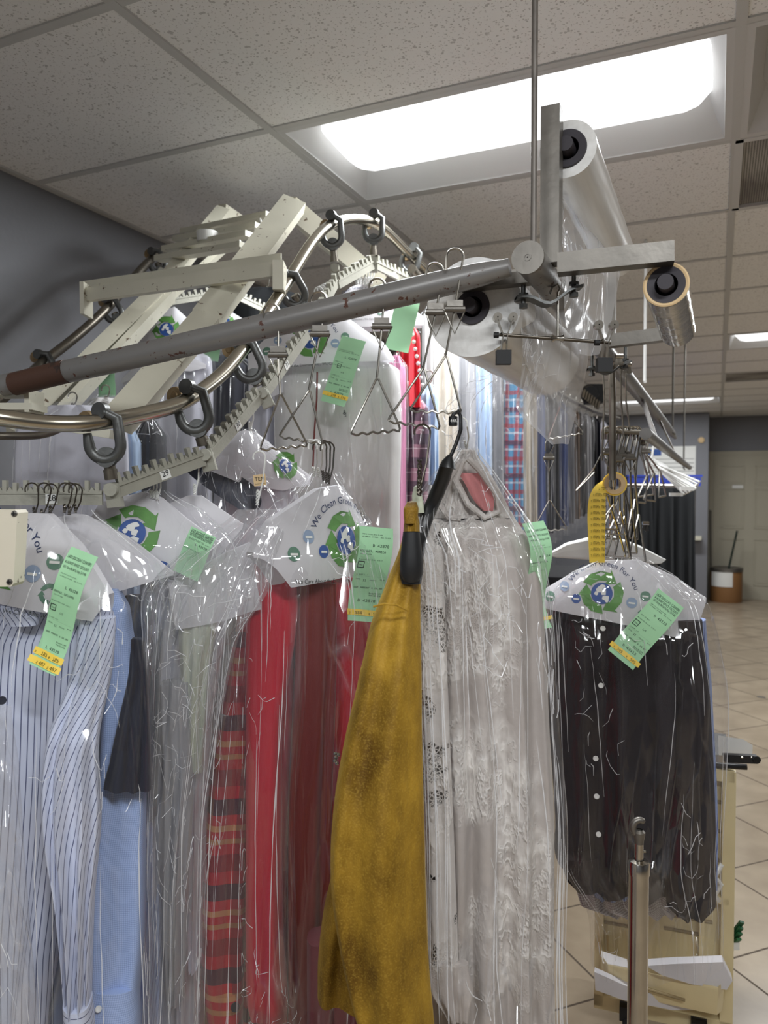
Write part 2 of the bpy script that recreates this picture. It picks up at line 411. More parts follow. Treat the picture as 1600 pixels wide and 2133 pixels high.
# ------------------------------------------------------------------ text in flat glyph meshes
_tc = {}
FONTS = {}
def font(k):
    if k not in FONTS:
        FONTS[k] = None
        if k == 'mono':
            import os
            p = bpy.utils.system_resource('DATAFILES', path='fonts')
            q = os.path.join(p, 'DejaVuSansMono.woff2')
            try: FONTS[k] = bpy.data.fonts.load(q)
            except Exception: FONTS[k] = None
    return FONTS[k]
def glyphs(s, k='sans'):
    if (s, k) in _tc: return _tc[(s, k)]
    cu = bpy.data.curves.new('glyph', 'FONT'); cu.body = s; cu.size = 1; cu.resolution_u = 2
    f = font(k)
    if f: cu.font = f
    o = bpy.data.objects.new('glyph', cu); COL.objects.link(o)
    dg = bpy.context.evaluated_depsgraph_get(); dg.update()
    me = o.evaluated_get(dg).to_mesh()
    vs = [(p.co.x, p.co.y) for p in me.vertices]; fs = [tuple(p.vertices) for p in me.polygons]
    o.evaluated_get(dg).to_mesh_clear(); bpy.data.objects.remove(o); bpy.data.curves.remove(cu)
    x1 = max([p[0] for p in vs], default=0)
    _tc[(s, k)] = (vs, fs, x1); return _tc[(s, k)]
def text(mb, s, x, y, size, fn, k='sans', align='l', width=None, rot=0, arc=None):
    """fn maps (x right, y down) to a point. width squeezes the line to a width. arc = (cx, cy, R) bends it over a circle"""
    vs, fs, x1 = glyphs(s, k)
    if not vs: return
    sx = size if width is None else width / max(x1, 1e-6)
    off = 0 if align == 'l' else (-x1 * sx / 2 if align == 'c' else -x1 * sx)
    c, sn = math.cos(rot), math.sin(rot); out = []
    for a, b in vs:
        X = a * sx + off; Y = -b * size
        if arc:
            R = arc[2]; th = X / R; r = R - Y; out.append(fn(arc[0] + r * math.sin(th), arc[1] - r * math.cos(th)))
        else: out.append(fn(x + X * c - Y * sn, y + X * sn + Y * c))
    mb.add(out, fs)

# ------------------------------------------------------------------ planes, lofts
class Pl:
    """an upright plane through the point seen at (u, v) at depth d; yaw turns its right side away, roll tips it clockwise"""
    def __init__(s, u, v, d, yaw=0, roll=0, lean=0):
        y = math.radians(yaw); s.O = at(u, v, d)
        W = rt * math.cos(y) + fh * math.sin(y); Nn = W.cross(ZU) * 1.0
        if Nn.dot(CAM - s.O) < 0: Nn = -Nn
        D = -ZU
        l = math.radians(lean); D2 = D * math.cos(l) + Nn * math.sin(l); Nn = Nn * math.cos(l) - D * math.sin(l); D = D2
        r = math.radians(roll); s.W = W * math.cos(r) + D * math.sin(r); s.D = D * math.cos(r) - W * math.sin(r); s.N = Nn
    def pt(s, x, y, n=0.): return s.O + s.W * x + s.D * y + s.N * n
    def px(s, u, v):
        ray = at(u, v, 1) - CAM; t = (s.O - CAM).dot(s.N) / ray.dot(s.N); p = CAM + ray * t - s.O
        return p.dot(s.W), p.dot(s.D)
def interp(pts, x):
    if x <= pts[0][0]: return pts[0][1]
    for a, b in zip(pts, pts[1:]):
        if x <= b[0]: return a[1] + (b[1] - a[1]) * (x - a[0]) / max(b[0] - a[0], 1e-9)
    return pts[-1][1]
def cr(p0, p1, p2, p3, t):
    return .5 * ((2 * p1) + (-p0 + p2) * t + (2 * p0 - 5 * p1 + 4 * p2 - p3) * t * t + (-p0 + 3 * p1 - 3 * p2 + p3) * t ** 3)
def loft(rows, yaw=0, nu=72, sub=9, folds=(), crink=0., seed=0, amp0=.25, thk=.04, cscale=9., capend=False, part=None):
    """a hanging cloth tube. rows: (v, uL, uR, depth[, thickness]). folds: (count, amplitude, phase, drift)"""
    R = [tuple(r) + ((thk,) if len(r) == 4 else ()) for r in rows]; mb = MB(); G = []; UV = []
    n = len(R); v0 = R[0][0]; v1 = R[-1][0]; seedv = Vector((seed * 3.1, seed * 1.7, seed * .9)); ty = math.tan(math.radians(yaw))
    hgt = 0; prev = None
    for i in range(n - 1):
        a, b, c, d = R[max(i - 1, 0)], R[i], R[i + 1], R[min(i + 2, n - 1)]
        for q in range(sub + (1 if i == n - 2 else 0)):
            t = q / sub
            v, uL, uR, dd, th = [cr(a[k], b[k], c[k], d[k], t) if k in (1, 2) else b[k] + (c[k] - b[k]) * t for k in range(5)]
            lat = (uR - uL) / 2 / F * dd * .5 * 2
            L = at(uL, v, dd - ty * lat); Rr = at(uR, v, dd + ty * lat)
            Mid = (L + Rr) / 2; E = (Rr - L) / 2; Nn = E.cross(ZU)
            if Nn.length < 1e-6: Nn = -fh
            Nn.normalize()
            if Nn.dot(CAM - Mid) < 0: Nn = -Nn
            if prev is not None: hgt += (Mid - prev).length
            prev = Mid
            vt = (v - v0) / max(v1 - v0, 1); ga = amp0 + (1 - amp0) * min(1, vt * 1.6)
            row = []; uvr = []; arc = 0; lp = None
            for k in range(nu):
                an = PI + 2 * PI * k / nu; cs, sn = math.cos(an), math.sin(an)
                x = math.copysign(abs(cs) ** .85, cs); z = -math.copysign(abs(sn) ** .7, sn)
                off = z * th
                env = abs(sn) ** .5; side = 1 if z >= 0 else -.8
                for fi, (fc, fa, ph, dr) in enumerate(folds):
                    q_ = x * fc * PI + ph + dr * vt * 3 + seed + (1.3 if side < 0 else 0)
                    off += side * env * ga * fa * math.sin(q_ + .7 * math.sin(q_ * .5 + 1.3 * fi + vt * 2))
                p = Mid + E * x + Nn * off
                if crink:
                    s_ = Vector((p.x * cscale, p.y * cscale, p.z * cscale * .3)) + seedv
                    a1 = 1 - abs(noise.noise(s_)) * 2; a2 = 1 - abs(noise.noise(s_ * 1.9)) * 2; a3 = noise.noise(s_ * .5)
                    p = p + Nn * side * crink * .55 * (a1 * .8 + a2 * .2 - .3) + E.normalized() * crink * a3 * 1.0 * (1 if E.length > .02 else .2)
                if lp is not None: arc += (p - lp).length
                lp = p; row.append(p); uvr.append((arc, hgt))
            G.append(row); UV.append(uvr)
    mb.grid(G, UV, closeu=True); mb.G = G
    # the top closes over the hanger
    o = len(mb.v); c = sum(G[0], Vector()) / len(G[0]); mb.uv[o] = (0, 0); mb.v.append(c + ZU * .002)
    for k in range(nu): mb.f.append((o, (k + 1) % nu, k))
    if capend:
        o = len(mb.v); c = sum(G[-1], Vector()) / len(G[-1]); mb.uv[o] = (0, hgt); mb.v.append(c); b = len(mb.v) - 2 - nu
        for k in range(nu): mb.f.append((o, b + k, b + (k + 1) % nu))
    return mb
def sheet(rows, nu=28, sub=8, thick=.0, wav=.01, seed=0, crink=.004):
    """an open film or cloth sheet; rows (v, uL, uR, dL, dR)"""
    G = []; n = len(rows)
    for i in range(n - 1):
        a, b, c, d = rows[max(i - 1, 0)], rows[i], rows[i + 1], rows[min(i + 2, n - 1)]
        for q in range(sub + (1 if i == n - 2 else 0)):
            t = q / sub; v, uL, uR, dL, dR = [cr(a[k], b[k], c[k], d[k], t) for k in range(5)]
            row = []
            for k in range(nu):
                s = k / (nu - 1); p = at(uL + (uR - uL) * s, v, dL + (dR - dL) * s)
                o = wav * math.sin(s * 7 + seed + v * .006) + crink * (1 - 2 * abs(noise.noise(Vector((p.x, p.y, p.z * .5)) * 14 + Vector((seed, 0, 0)))))
                row.append(p - fh * o)
            G.append(row)
    m = MB().grid(G); m.G = G; return m

def creases(G, parent, n_long, n_short, seed=0, front=None, sc=1.):
    """narrow folds standing proud of a film, coloured white to stand in for highlights"""
    rnd = random.Random(seed * 7 + 1); mb = MB(); R_ = len(G); nu = len(G[0]); lo, hi = front or (1, nu // 2 - 1)
    def P(j, k):
        j = min(max(j, 0), R_ - 1.001); k = min(max(k, lo), hi - .001); a, b = int(j), int(k); p = G[a][b]; p = p.lerp(G[a + 1][b], j - a).lerp(G[a][(b + 1) % nu].lerp(G[a + 1][(b + 1) % nu], j - a), k - b)
        return p + (CAM - p).normalized() * .0012
    for i in range(n_long):
        k = lo + (hi - lo) * rnd.random() ** 1.0; j = R_ * rnd.uniform(-.1, .75); L = R_ * rnd.uniform(.12, .4); dk = rnd.uniform(-.06, .06) * nu / 2; m = 14; w = rnd.uniform(.0003, .0010) * sc; pts = []
        for q in range(m):
            t = q / (m - 1); pts.append(P(j + L * t, k + dk * t + rnd.uniform(-.12, .12)))
        mb.tube(pts, [w * (.25 + math.sin(PI * q / (m - 1))) * rnd.uniform(.5, 1.3) for q in range(m)], 4, False)
    cl = [(R_ * rnd.uniform(.02, .95), lo + (hi - lo) * rnd.random()) for _ in range(max(3, n_short // 9))]
    for i in range(n_short):
        cj, ck = rnd.choice(cl); j = cj + rnd.gauss(0, R_ * .045); k = ck + rnd.gauss(0, nu * .03); m = rnd.randint(2, 4); w = rnd.uniform(.0003, .0009) * sc; pts = [P(j, k)]; a = rnd.uniform(0, 2 * PI)
        for q in range(m):
            a += rnd.uniform(-1.2, 1.2); st = rnd.uniform(.006, .022) * (1.3 if sc > 1.2 else 1.); j += math.sin(a) * st / max((G[R_ // 2][0] - G[R_ // 2 - 1][0]).length, .004); k += math.cos(a) * st / max((G[R_ // 2][nu // 4] - G[R_ // 2][nu // 4 - 1]).length, .002); pts.append(P(j, k))
        mb.tube(pts, [w * rnd.uniform(.3, 1.2) for _ in pts], 4, False)
    return build('pressed_creases', mb, M['crease'], parent)
def arrow(mb, cx, cy_, s, k, fn, rot=0):
    """one of three broad chasing arrows round a globe"""
    P = []; a0 = -158; a1 = -72; base = k * 120 + math.degrees(rot)
    for a in (a0, a0 + 30, a0 + 58, a1): P.append((1.04, a))
    P += [(1.2, a1 - 2), (.84, a1 + 34), (.42, a1 - 10), (.60, a1)]
    for a in (a0 + 50, a0 + 16, a0 + 4): P.append((.60, a))
    mb.poly([(cx + s * r * math.cos(math.radians(a + base)), cy_ + s * r * math.sin(math.radians(a + base))) for r, a in P], fn)
def logo(parent, cx, cy_, s, fn, fn2, fn3, rot=0):
    g = MB(); [arrow(g, cx, cy_, s, k, fn, rot) for k in range(3)]; build('recycling_arrows', g, M['green_ink'], parent, False)
    b = MB().disc(cx, cy_ + .03 * s, .52 * s, fn2, 28); build('globe', b, M['blue_ink'], parent, False)
    c = MB(); rnd = random.Random(3)
    for ox, oy, r in ((-.12, -.2, .2), (.08, -.06, .14), (.2, .2, .17), (-.26, .02, .1), (.02, -.34, .12), (.28, .34, .08)):
        P = []
        for q in range(9):
            a = 2 * PI * q / 9; rr = r * s * rnd.uniform(.65, 1.15); P.append((cx + ox * s + rr * math.cos(a), cy_ + .03 * s + oy * s + rr * math.sin(a)))
        c.poly(P, fn3)
    build('continents', c, M['label_white'], parent, False)

def cape(label, pl, top, bot, seed=0, group=None, s=None, lc=None, extras='full', textpart=True, fold=.035, rot=0, name='hanger_cape'):
    """a printed paper shoulder cape folded over a hanger. top, bot: pixel outlines left to right"""
    tl = sorted(pl.px(*p) for p in top); bl = sorted(pl.px(*p) for p in bot)
    x0 = min(tl[0][0], bl[0][0]); x1 = max(tl[-1][0], bl[-1][0])
    def topf(x): return interp(tl, x)
    def nf(x, y, sd=1):
        return sd * (.008 + fold * (1 - math.exp(-max(0, y - topf(x)) / .06))) + .003 * math.sin(x * 26 + seed) + .002 * math.sin(y * 40 + x * 15 + seed)
    root = T(name, label, 'paper cape', pl.pt(0, 0) - ZU * .2, group)
    nx, ny = 40, 14; G = []
    for i in range(nx + 1):
        x = x0 + (x1 - x0) * i / nx; a = topf(x); b = max(interp(bl, x), a + .002); col = []
        for j in range(ny, -1, -1):
            y = a + (b - a) * j / ny; col.append(pl.pt(x, y, nf(x, y, -1)))
        for j in range(ny + 1):
            y = a + (b - a) * j / ny; col.append(pl.pt(x, y, nf(x, y, 1)))
        G.append(col)
    build('paper_shell', MB().grid(G), M['paper'], root)
    def F_(o): return lambda x, y: pl.pt(x, y, nf(x, y) + o)
    f1, f2, f3 = F_(.0012), F_(.0022), F_(.003)
    if lc:
        cx, cy_ = pl.px(*lc); s = s or .04
        logo(root, cx, cy_, s, f1, f2, f3, rot)
        if extras in ('full', 'part'):
            tn = MB(); text(tn, 'We Clean Green For You', 0, 0, s * .36, f1, align='c', arc=(cx, cy_ + .35 * s, s * 1.65)); build('slogan', tn, M['navy_ink'], root, False)
            bt = MB(); text(bt, 'You Care About the Environment... We Care About You.', cx, cy_ + s * 1.55, s * .21, f1, align='c'); build('slogan', bt, M['ink'], root, False)
            for (ox, oy, r, m) in ((-2.5, .55, .25, 'teal_ink'), (-1.85, -.05, .24, 'pale_blue_ink'), (-1.2, .45, .23, 'blue_ink'), (1.45, .3, .26, 'pale_blue_ink'), (2.05, -.1, .24, 'teal_ink'), (2.6, .5, .24, 'blue_ink')):
                X, Y = cx + ox * s, cy_ + oy * s
                if not (x0 + .01 < X < x1 - .01 and topf(X) + .012 < Y < interp(bl, X) - .01): continue
                q = build('badge', MB().disc(X, Y, r * s, f1, 20), M[m], root, False)
                z = MB(); z.poly([(X - r * s * .6, Y - .03 * s), (X + r * s * .6, Y - .03 * s), (X + r * s * .6, Y + .05 * s), (X - r * s * .6, Y + .05 * s)], f2); build('badge_band', z, M['label_white'], q, False)
            X, Y = cx + 2.05 * s, cy_ + .85 * s
            if X < x1 - .02:
                g = MB(); [arrow(g, X, Y, s * .3, k, f1) for k in range(3)]; build('small_arrows', g, M['teal_ink'], root, False)
        elif extras == 'badge':
            X, Y = cx + 1.6 * s, cy_ + .9 * s
            q = build('badge', MB().disc(X, Y, .34 * s, f1, 24), M['blue_ink'], root, False)
            z = MB(); z.poly([(X - .26 * s, Y - .03 * s), (X + .26 * s, Y - .03 * s), (X + .26 * s, Y + .05 * s), (X - .26 * s, Y + .05 * s)], f2); build('badge_band', z, M['yellow'], q, False)
    return root

def ticket(label, p0, p1, wpx, d0, d1, yaw=0, lines=(), strips=(), curl=.012, box_=None, group=None, ls=1.):
    """a green laundry ticket hanging from p0 (top centre) to p1 (bottom centre)"""
    A = at(p0[0], p0[1], d0); B = at(p1[0], p1[1], d1); D = B - A; L = D.length; D.normalize()
    y = math.radians(yaw); Fn = -(fh * math.cos(y) - rt * math.sin(y)); W = D.cross(Fn).normalized()
    if W.dot(rt) < 0: W = -W
    Nn = W.cross(D)
    if Nn.dot(CAM - A) < 0: Nn = -Nn
    wd = wpx / F * d0 / max(.35, math.cos(y))
    def fn(o):
        return lambda x, yy: A + W * x + D * yy + Nn * (curl * math.sin(PI * 1.7 * yy / L + .4) + .004 * math.sin(x / wd * 3) + o)
    root = T('laundry_ticket', label, 'ticket', B, group); f0, f1, f2, f3 = fn(0), fn(.0009), fn(.0016), fn(.0024)
    G = [[f0(-wd / 2 + wd * i / 6, L * j / 26) for i in range(7)] for j in range(27)]
    m = MB().grid(G); G2 = [[p - Nn * .0004 for p in r] for r in G]; m.grid(G2); build('ticket_paper', m, M['ticket'], root)
    k = wd / 100.; mb = MB()
    for (s, x, yy, sz, wdt, fk) in lines:
        text(mb, s, -wd / 2 + x * k, yy * L, sz * k, f1, fk, width=None if wdt is None else wdt * k)
    if lines: build('ticket_printing', mb, M['ink'], root, False)
    if box_:
        bx, by, bs, st = box_; t_ = bs * .1; m = MB(); X0 = -wd / 2 + bx * k; Y0 = by * L; S_ = bs * k; t = t_ * k
        for a, b, c, d in ((0, 0, S_, t), (0, S_ - t, S_, S_), (0, 0, t, S_), (S_ - t, 0, S_, S_)): m.poly([(X0 + a, Y0 + b), (X0 + c, Y0 + b), (X0 + c, Y0 + d), (X0 + a, Y0 + d)], f1)
        text(m, st, X0 + S_ / 2, Y0 + S_ * .68, S_ * .45, f1, 'mono', 'c'); build('day_box', m, M['ink'], root, False)
    for (yy, hh, ov, tilt, st) in strips:
        H = hh * k; Y0 = yy * L; m = MB(); X0 = -wd / 2 - ov * k; X1 = wd / 2 + ov * k
        m.grid([[f2(X0 + (X1 - X0) * i / 8, Y0 + tilt * k * i / 8 + H * j) for i in range(9)] for j in range(2)])
        q = build('item_strip', m, M['yellow'], root); t = MB(); ww = X1 - X0
        for i, (s_, fr, sz) in enumerate(st): text(t, s_, X0 + fr * ww, Y0 + tilt * k * fr + H * .82, H * sz, f3, 'mono')
        build('strip_number', t, M['black_ink'], q, False)
    return root

def hook_hanger(label, top, neck, d, mat, arms=None, name='wire_hanger', group=None, r=.0013, bend=1, cat='hanger', depth_b=None):
    """a plain wire hanger: hook over the bar at pixel top, twisted neck at pixel neck, arms (pixel L, pixel R) under the cape"""
    A = at(top[0], top[1], d); B = at(neck[0], neck[1], depth_b or d); root = T(name, label, cat, B - ZU * .1, group)
    L = (B - A).length; hr = min(.011, L * .3); pts = []
    sx = rt * bend
    c = A - ZU * hr
    for k in range(11):
        a = math.radians(-150 + 195 * k / 10 + 0) if True else 0
        a = math.radians(200 - 215 * k / 10); pts.append(c + sx * (math.cos(a) * hr) + ZU * math.sin(a) * hr)
    pts.append(B + (c - B) * .5 + sx * hr * .75); pts.append(B)
    if False:
        dd_ = (depth_b or d) + .03; l, rr_ = at(*arms[0], dd_), at(*arms[1], dd_); pts += [l, rr_, B + rt * .001]
    build('hanger_wire', MB().tube(pts, r, 6), M[mat] if isinstance(mat, str) else mat, root)
    tw = MB()
    for ph in (0, PI): tw.tube([B + (A - B) * (.28 * k / 14) + (rt * math.cos(k * 1.1 + ph) + fh * math.sin(k * 1.1 + ph)) * r * 1.3 for k in range(15)], r * .9, 5)
    build('twisted_neck', tw, mat, root)
    return root
def tri_hanger(label, hook, top, junc, L, R, d, group=None, mat=None, dL=0, dR=0, clip=True, wavy=True, r=.0017, wire=None):
    mat = M[wire or 'wire']; H = at(*hook, d); A = at(*top, d); J = at(*junc, d); l = at(*L, d + dL); q = at(*R, d + dR)
    root = T('triangle_hanger', label, 'hanger', (l + q) / 2, group); m = MB(); hr = .012; c = H - ZU * hr
    # hook over the pipe and the straight stem
    pts = [c - rt * hr - ZU * .018] + [c + rt * (math.cos(math.radians(a)) * hr) + ZU * math.sin(math.radians(a)) * hr for a in range(180, -31, -21)] + [A, J]
    m.tube(pts, r, 7)
    # triangle with a wavy lower bar
    e = (q - l); n = 24; bar = []
    for k in range(n + 1):
        t = k / n; bar.append(l + e * t + ZU * (.0016 * math.sin(t * 2 * PI * 5) if wavy else 0))
    cl = (J - l).normalized(); cq = (J - q).normalized()
    m.tube([J + ZU * .004 + fh * .002, J, l + cl * .008, l + cl * .003 + e * .01] + bar[1:-1] + [q + cq * .003 - e * .01, q + cq * .008, J + rt * .002], r, 7)
    build('wire_frame', m, mat, root)
    if clip:
        k = MB(); c0 = A + (J - A) * .05 - fh * .003
        k.tube([c0 - rt * .014, c0 + rt * .014], .0048, 10); k.box(c0 + ZU * .006, (rt, fh, ZU), (.011, .003, .006))
        cc = build('spring_clip', k, M['steel_bar'], root)
        z = MB(); b = c0 - ZU * .034; z.tube([c0 - rt * .015, b, c0 + rt * .015], r * .75, 6); build('clip_wire', z, mat, cc)
    return root
# ================================================================== THE SETTING
XW = -2.12; YB = 10.96; YD = 11.76; XP = -.117; XR = 4.3; YN = -2.6
S('floor', MB().box((( XW + XR) / 2, (YN + YD) / 2, -.05), AX, ((XR - XW) / 2 + .2, (YD - YN) / 2 + .2, .05)), M['floor'])
bpy.data.objects['floor'].location = (0, 0, 0)
me = bpy.data.objects['floor'].data
for p in me.vertices: p.co = (XW - .2 if p.co.x < 0 else XR + .2, YN - .2 if p.co.y < 0 else YD + .2, 0 if p.co.z > .01 else -.1)
# suspended ceiling: tiles with openings where the fixtures sit
GX0, GY0, TX, TY = .036, 1.86, 1.22, .61
lights = [(-1, 0), (0, 6), (-1, 12), (-1, -6), (0, -4), (1, 3), (2, 7), (0, 0)]   # cells that hold a troffer: (col, row); the fifth is an added unseen fill
vents = [(0, 1)]; vent_far = [(0, 9)]
cells = set(lights)
mb = MB(); gb = MB()
c0 = math.floor((XW - GX0) / TX); c1 = math.ceil((XR - GX0) / TX); r0 = math.floor((YN - GY0) / TY); r1 = math.ceil((YD - GY0) / TY)
for c in range(c0, c1):
    for r in range(r0, r1):
        if (c, r) in cells: continue
        x0, x1 = max(GX0 + c * TX, XW), min(GX0 + (c + 1) * TX, XR); y0, y1 = max(GY0 + r * TY, YN), min(GY0 + (r + 1) * TY, YD)
        if x1 <= x0 or y1 <= y0: continue
        if (c, r) in vents + vent_far: x0 += .61
        mb.box(((x0 + x1) / 2, (y0 + y1) / 2, CEIL + .011), AX, ((x1 - x0) / 2 - .001, (y1 - y0) / 2 - .001, .008))
cei = S('ceiling', mb, M['ceiling'])
for c in range(c0, c1 + 1):
    x = GX0 + c * TX
    if XW < x < XR: gb.box((x, (YN + YD) / 2, CEIL + .001), AX, (.012, (YD - YN) / 2, .004))
for r in range(r0, r1 + 1):
    y = GY0 + r * TY
    if YN < y < YD: gb.box(((XW + XR) / 2, y, CEIL + .0015), AX, ((XR - XW) / 2, .012, .003))
gb.box((XW + .012, (YN + YD) / 2, CEIL), AX, (.012, (YD - YN) / 2, .004))
build('ceiling_grid', gb, M['tbar'], cei, False)
pl_ = MB().box(((XW + XR) / 2, (YN + YD) / 2, CEIL + .2), AX, ((XR - XW) / 2 + .1, (YD - YN) / 2 + .1, .02)); S('ceiling_slab', pl_, M['wall_far'])
S('wall_left', MB().box((XW - .05, (YN + YD) / 2, CEIL / 2 + .1), AX, (.05, (YD - YN) / 2 + .1, CEIL / 2 + .1)), M['wall'])
S('wall_right', MB().box((XR + .05, (YN + YD) / 2, CEIL / 2 + .1), AX, (.05, (YD - YN) / 2 + .1, CEIL / 2 + .1)), M['wall'])
S('wall_front', MB().box(((XW + XR) / 2, YN - .05, CEIL / 2 + .1), AX, ((XR - XW) / 2, .05, CEIL / 2 + .1)), M['wall'])
S('wall_back', MB().box(((XW + XP) / 2, YB + .45, CEIL / 2), AX, ((XP - XW) / 2, .45, CEIL / 2)), M['wall_far'])
S('wall_door_side', MB().box(((XP + XR) / 2, YD + .05, CEIL / 2), AX, ((XR - XP) / 2, .05, CEIL / 2)), M['wall_far'])
# door
M['door'] = plain('door_cream', rgb(178, 172, 154), .5, 0, 30, .08)
DX0 = -.05; DX1 = .87; dz = 2.02
S('trim_1', MB().box((DX0 - .035, YD - .012, dz / 2), AX, (.035, .012, dz / 2)).box((DX1 + .035, YD - .012, dz / 2), AX, (.035, .012, dz / 2)).box(((DX0 + DX1) / 2, YD - .012, dz + .035), AX, ((DX1 - DX0) / 2 + .07, .012, .035)), M['door'])
dr = S('door_1', MB().box(((DX0 + DX1) / 2, YD - .02, dz / 2), AX, ((DX1 - DX0) / 2, .018, dz / 2)), M['door'])
pm = MB()
for cx in (.25, .75):
    for (z0, z1) in ((1.62, 1.88), (1.0, 1.55), (.2, .84)):
        X = DX0 + (DX1 - DX0) * (.27 if cx < .5 else .73); Z = (z0 + z1) / 2; h = (z1 - z0) / 2; ww = .14
        for a, b, c, d in ((0, h, ww, .008), (0, -h, ww, .008), (ww, 0, .008, h), (-ww, 0, .008, h)): pm.box((X + a, YD - .042, Z + b), AX, (c, .005, d))
        pm.box((X, YD - .040, Z), AX, (ww - .03, .004, h - .03))
build('door_panels', pm, M['door'], dr, False)
build('door_knob', MB().lathe((DX1 - .07, YD - .04, .95), (0, -1, 0), [(0, .03), (.01, .03), (.015, .012), (.04, .012), (.045, .026), (.07, .028), (.08, .0)], 20), M['chrome'], dr)
sg = MB(); sg.box((.26, YD - .05, 1.585), AX, (.07, .004, .022)); sgn = build('door_plate', sg, M['label_white'], dr, False)
S('baseboard_back', MB().box(((DX1 + XR) / 2 + .07, YD - .006, .05), AX, ((XR - DX1) / 2 - .07, .006, .05)), M['door'])
# troffers
for li, (c, r) in enumerate(lights):
    x0 = GX0 + c * TX; y0 = GY0 + r * TY; x1 = x0 + TX; y1 = y0 + TY
    lab = ['large lit fluorescent troffer in the ceiling above the film rolls', 'lit troffer beyond the small film roll, cut by the picture edge', 'thin distant lit troffer near the grey far wall',
           'ceiling troffer behind the camera', 'ceiling troffer over the near end of the room', 'ceiling troffer beside the film rack', 'ceiling troffer far along the open side', 'unlit troffer cut by the picture edge beside the dusty air grille'][li]
    t = T('ceiling_light', lab, 'ceiling light', ((x0 + x1) / 2, (y0 + y1) / 2, CEIL))
    m = MB(); H = .10; b = .03; s_ = .10
    O = [(x0 + .01, y0 + .01), (x1 - .01, y0 + .01), (x1 - .01, y1 - .01), (x0 + .01, y1 - .01)]
    I = [(x0 + b, y0 + b), (x1 - b, y0 + b), (x1 - b, y1 - b), (x0 + b, y1 - b)]
    U = [(x0 + b + .05, y0 + b + s_), (x1 - b - .05, y0 + b + s_), (x1 - b - .05, y1 - b - s_), (x0 + b + .05, y1 - b - s_)]
    vs = [(p[0], p[1], CEIL - .002) for p in O] + [(p[0], p[1], CEIL - .002) for p in I] + [(p[0], p[1], CEIL + H) for p in U]
    fs = [(i, (i + 1) % 4, 4 + (i + 1) % 4, 4 + i) for i in range(4)] + [(4 + i, 4 + (i + 1) % 4, 8 + (i + 1) % 4, 8 + i) for i in range(4)] + [(8, 9, 10, 11)]
    m.add(vs, fs); build('housing', m, M['fix'], t, False)
    G = []; ny = 14; nx = 30; yc = (y0 + y1) / 2; hw = .155
    for j in range(ny + 1):
        a = PI * j / ny; row = []
        for i in range(nx + 1):
            e = i / nx; X = x0 + .06 + (TX - .12) * e; en = min(1, math.sin(PI * e) * 6) ** .5
            row.append((X, yc - math.cos(a) * hw * (.8 + .2 * en), CEIL + H - .02 - .075 * math.sin(a) ** .6 * (.25 + .75 * en)))
        G.append(row)
    build('diffuser', MB().grid(G), M['lamp'] if li != 7 else M['fix'], t)
    if li == 7: continue
    ld = bpy.data.lights.new('fluorescent_tubes', 'AREA'); ld.shape = 'RECTANGLE'; ld.size = TX - .22; ld.size_y = .26; ld.energy = TUBE; ld.color = (.94, .975, 1)
    lo = bpy.data.objects.new('fluorescent_tubes', ld); COL.objects.link(lo); lo.parent = t; lo.location = (0, 0, H - .02 - .078)
# ventilation grilles
n = N('perforated_grille'); v = n.new('ShaderNodeTexVoronoi'); v.inputs['Scale'].default_value = 130; v.inputs['Randomness'].default_value = 0
n.t.links.new(n.co('Object'), v.inputs['Vector'])
dn = n.ramp(n.noise(3.2, 3), .42, .62); n.set(Base_Color=n.mix(n.math('LESS_THAN', v.outputs['Distance'], .33), n.mix(dn, rgb(176, 172, 164), rgb(128, 122, 116)), rgb(50, 48, 46)), Roughness=.6)
M['grille'] = n.m
for (cx, rx, lab) in ((0, 1, 'perforated return air grille with a dusty patch beside the large troffer'), (0, 9, 'dark air grille in the far ceiling')):
    x0 = GX0 + cx * TX; y0 = GY0 + rx * TY; t = T('ceiling_vent', lab, 'vent', (x0 + .3, y0 + .3, CEIL))
    build('grille', MB().box((x0 + .305, y0 + .305, CEIL + .01), AX, (.29, .29, .002)), M['grille'], t, False)
    m = MB()
    for a, b, c, d in ((0, .295, .305, .012), (0, -.295, .305, .012), (.295, 0, .012, .305), (-.295, 0, .012, .305)): m.box((x0 + .305 + a, y0 + .305 + b, CEIL + .003), AX, (c, d, .006))
    build('grille_frame', m, M['fix'], t, False)

# ================================================================== FILM RACK: pipes, arms, clamps
Y3 = Vector((0, 1, 0)); X3 = Vector((1, 0, 0))
E0 = at(1100, 537, 1.0)
t = T('film_roll_rack', 'scratched grey pipe rack hung from a ceiling rod, holding the film rolls', 'rack', E0 - ZU * .3)
def on_pipe(d):                                  # point on the long pipe at camera depth d
    k = (d - 1.0) / fh.y; return E0 + Y3 * k
m = MB(); e1 = on_pipe(4.5)
m.tube([E0, on_pipe(4.1), e1], [.021, .021, .010], 28)
build('long_pipe', m, M['steel_pipe'], t)
build('end_cap', MB().lathe(E0 - Y3 * .003, Y3, [(0, .001), (0, .022), (.006, .022), (.006, .02)], 32).lathe(E0 - Y3 * .004, Y3, [(0, .0035), (0, .005), (.002, .005)], 16), M['steel_bar'], t)
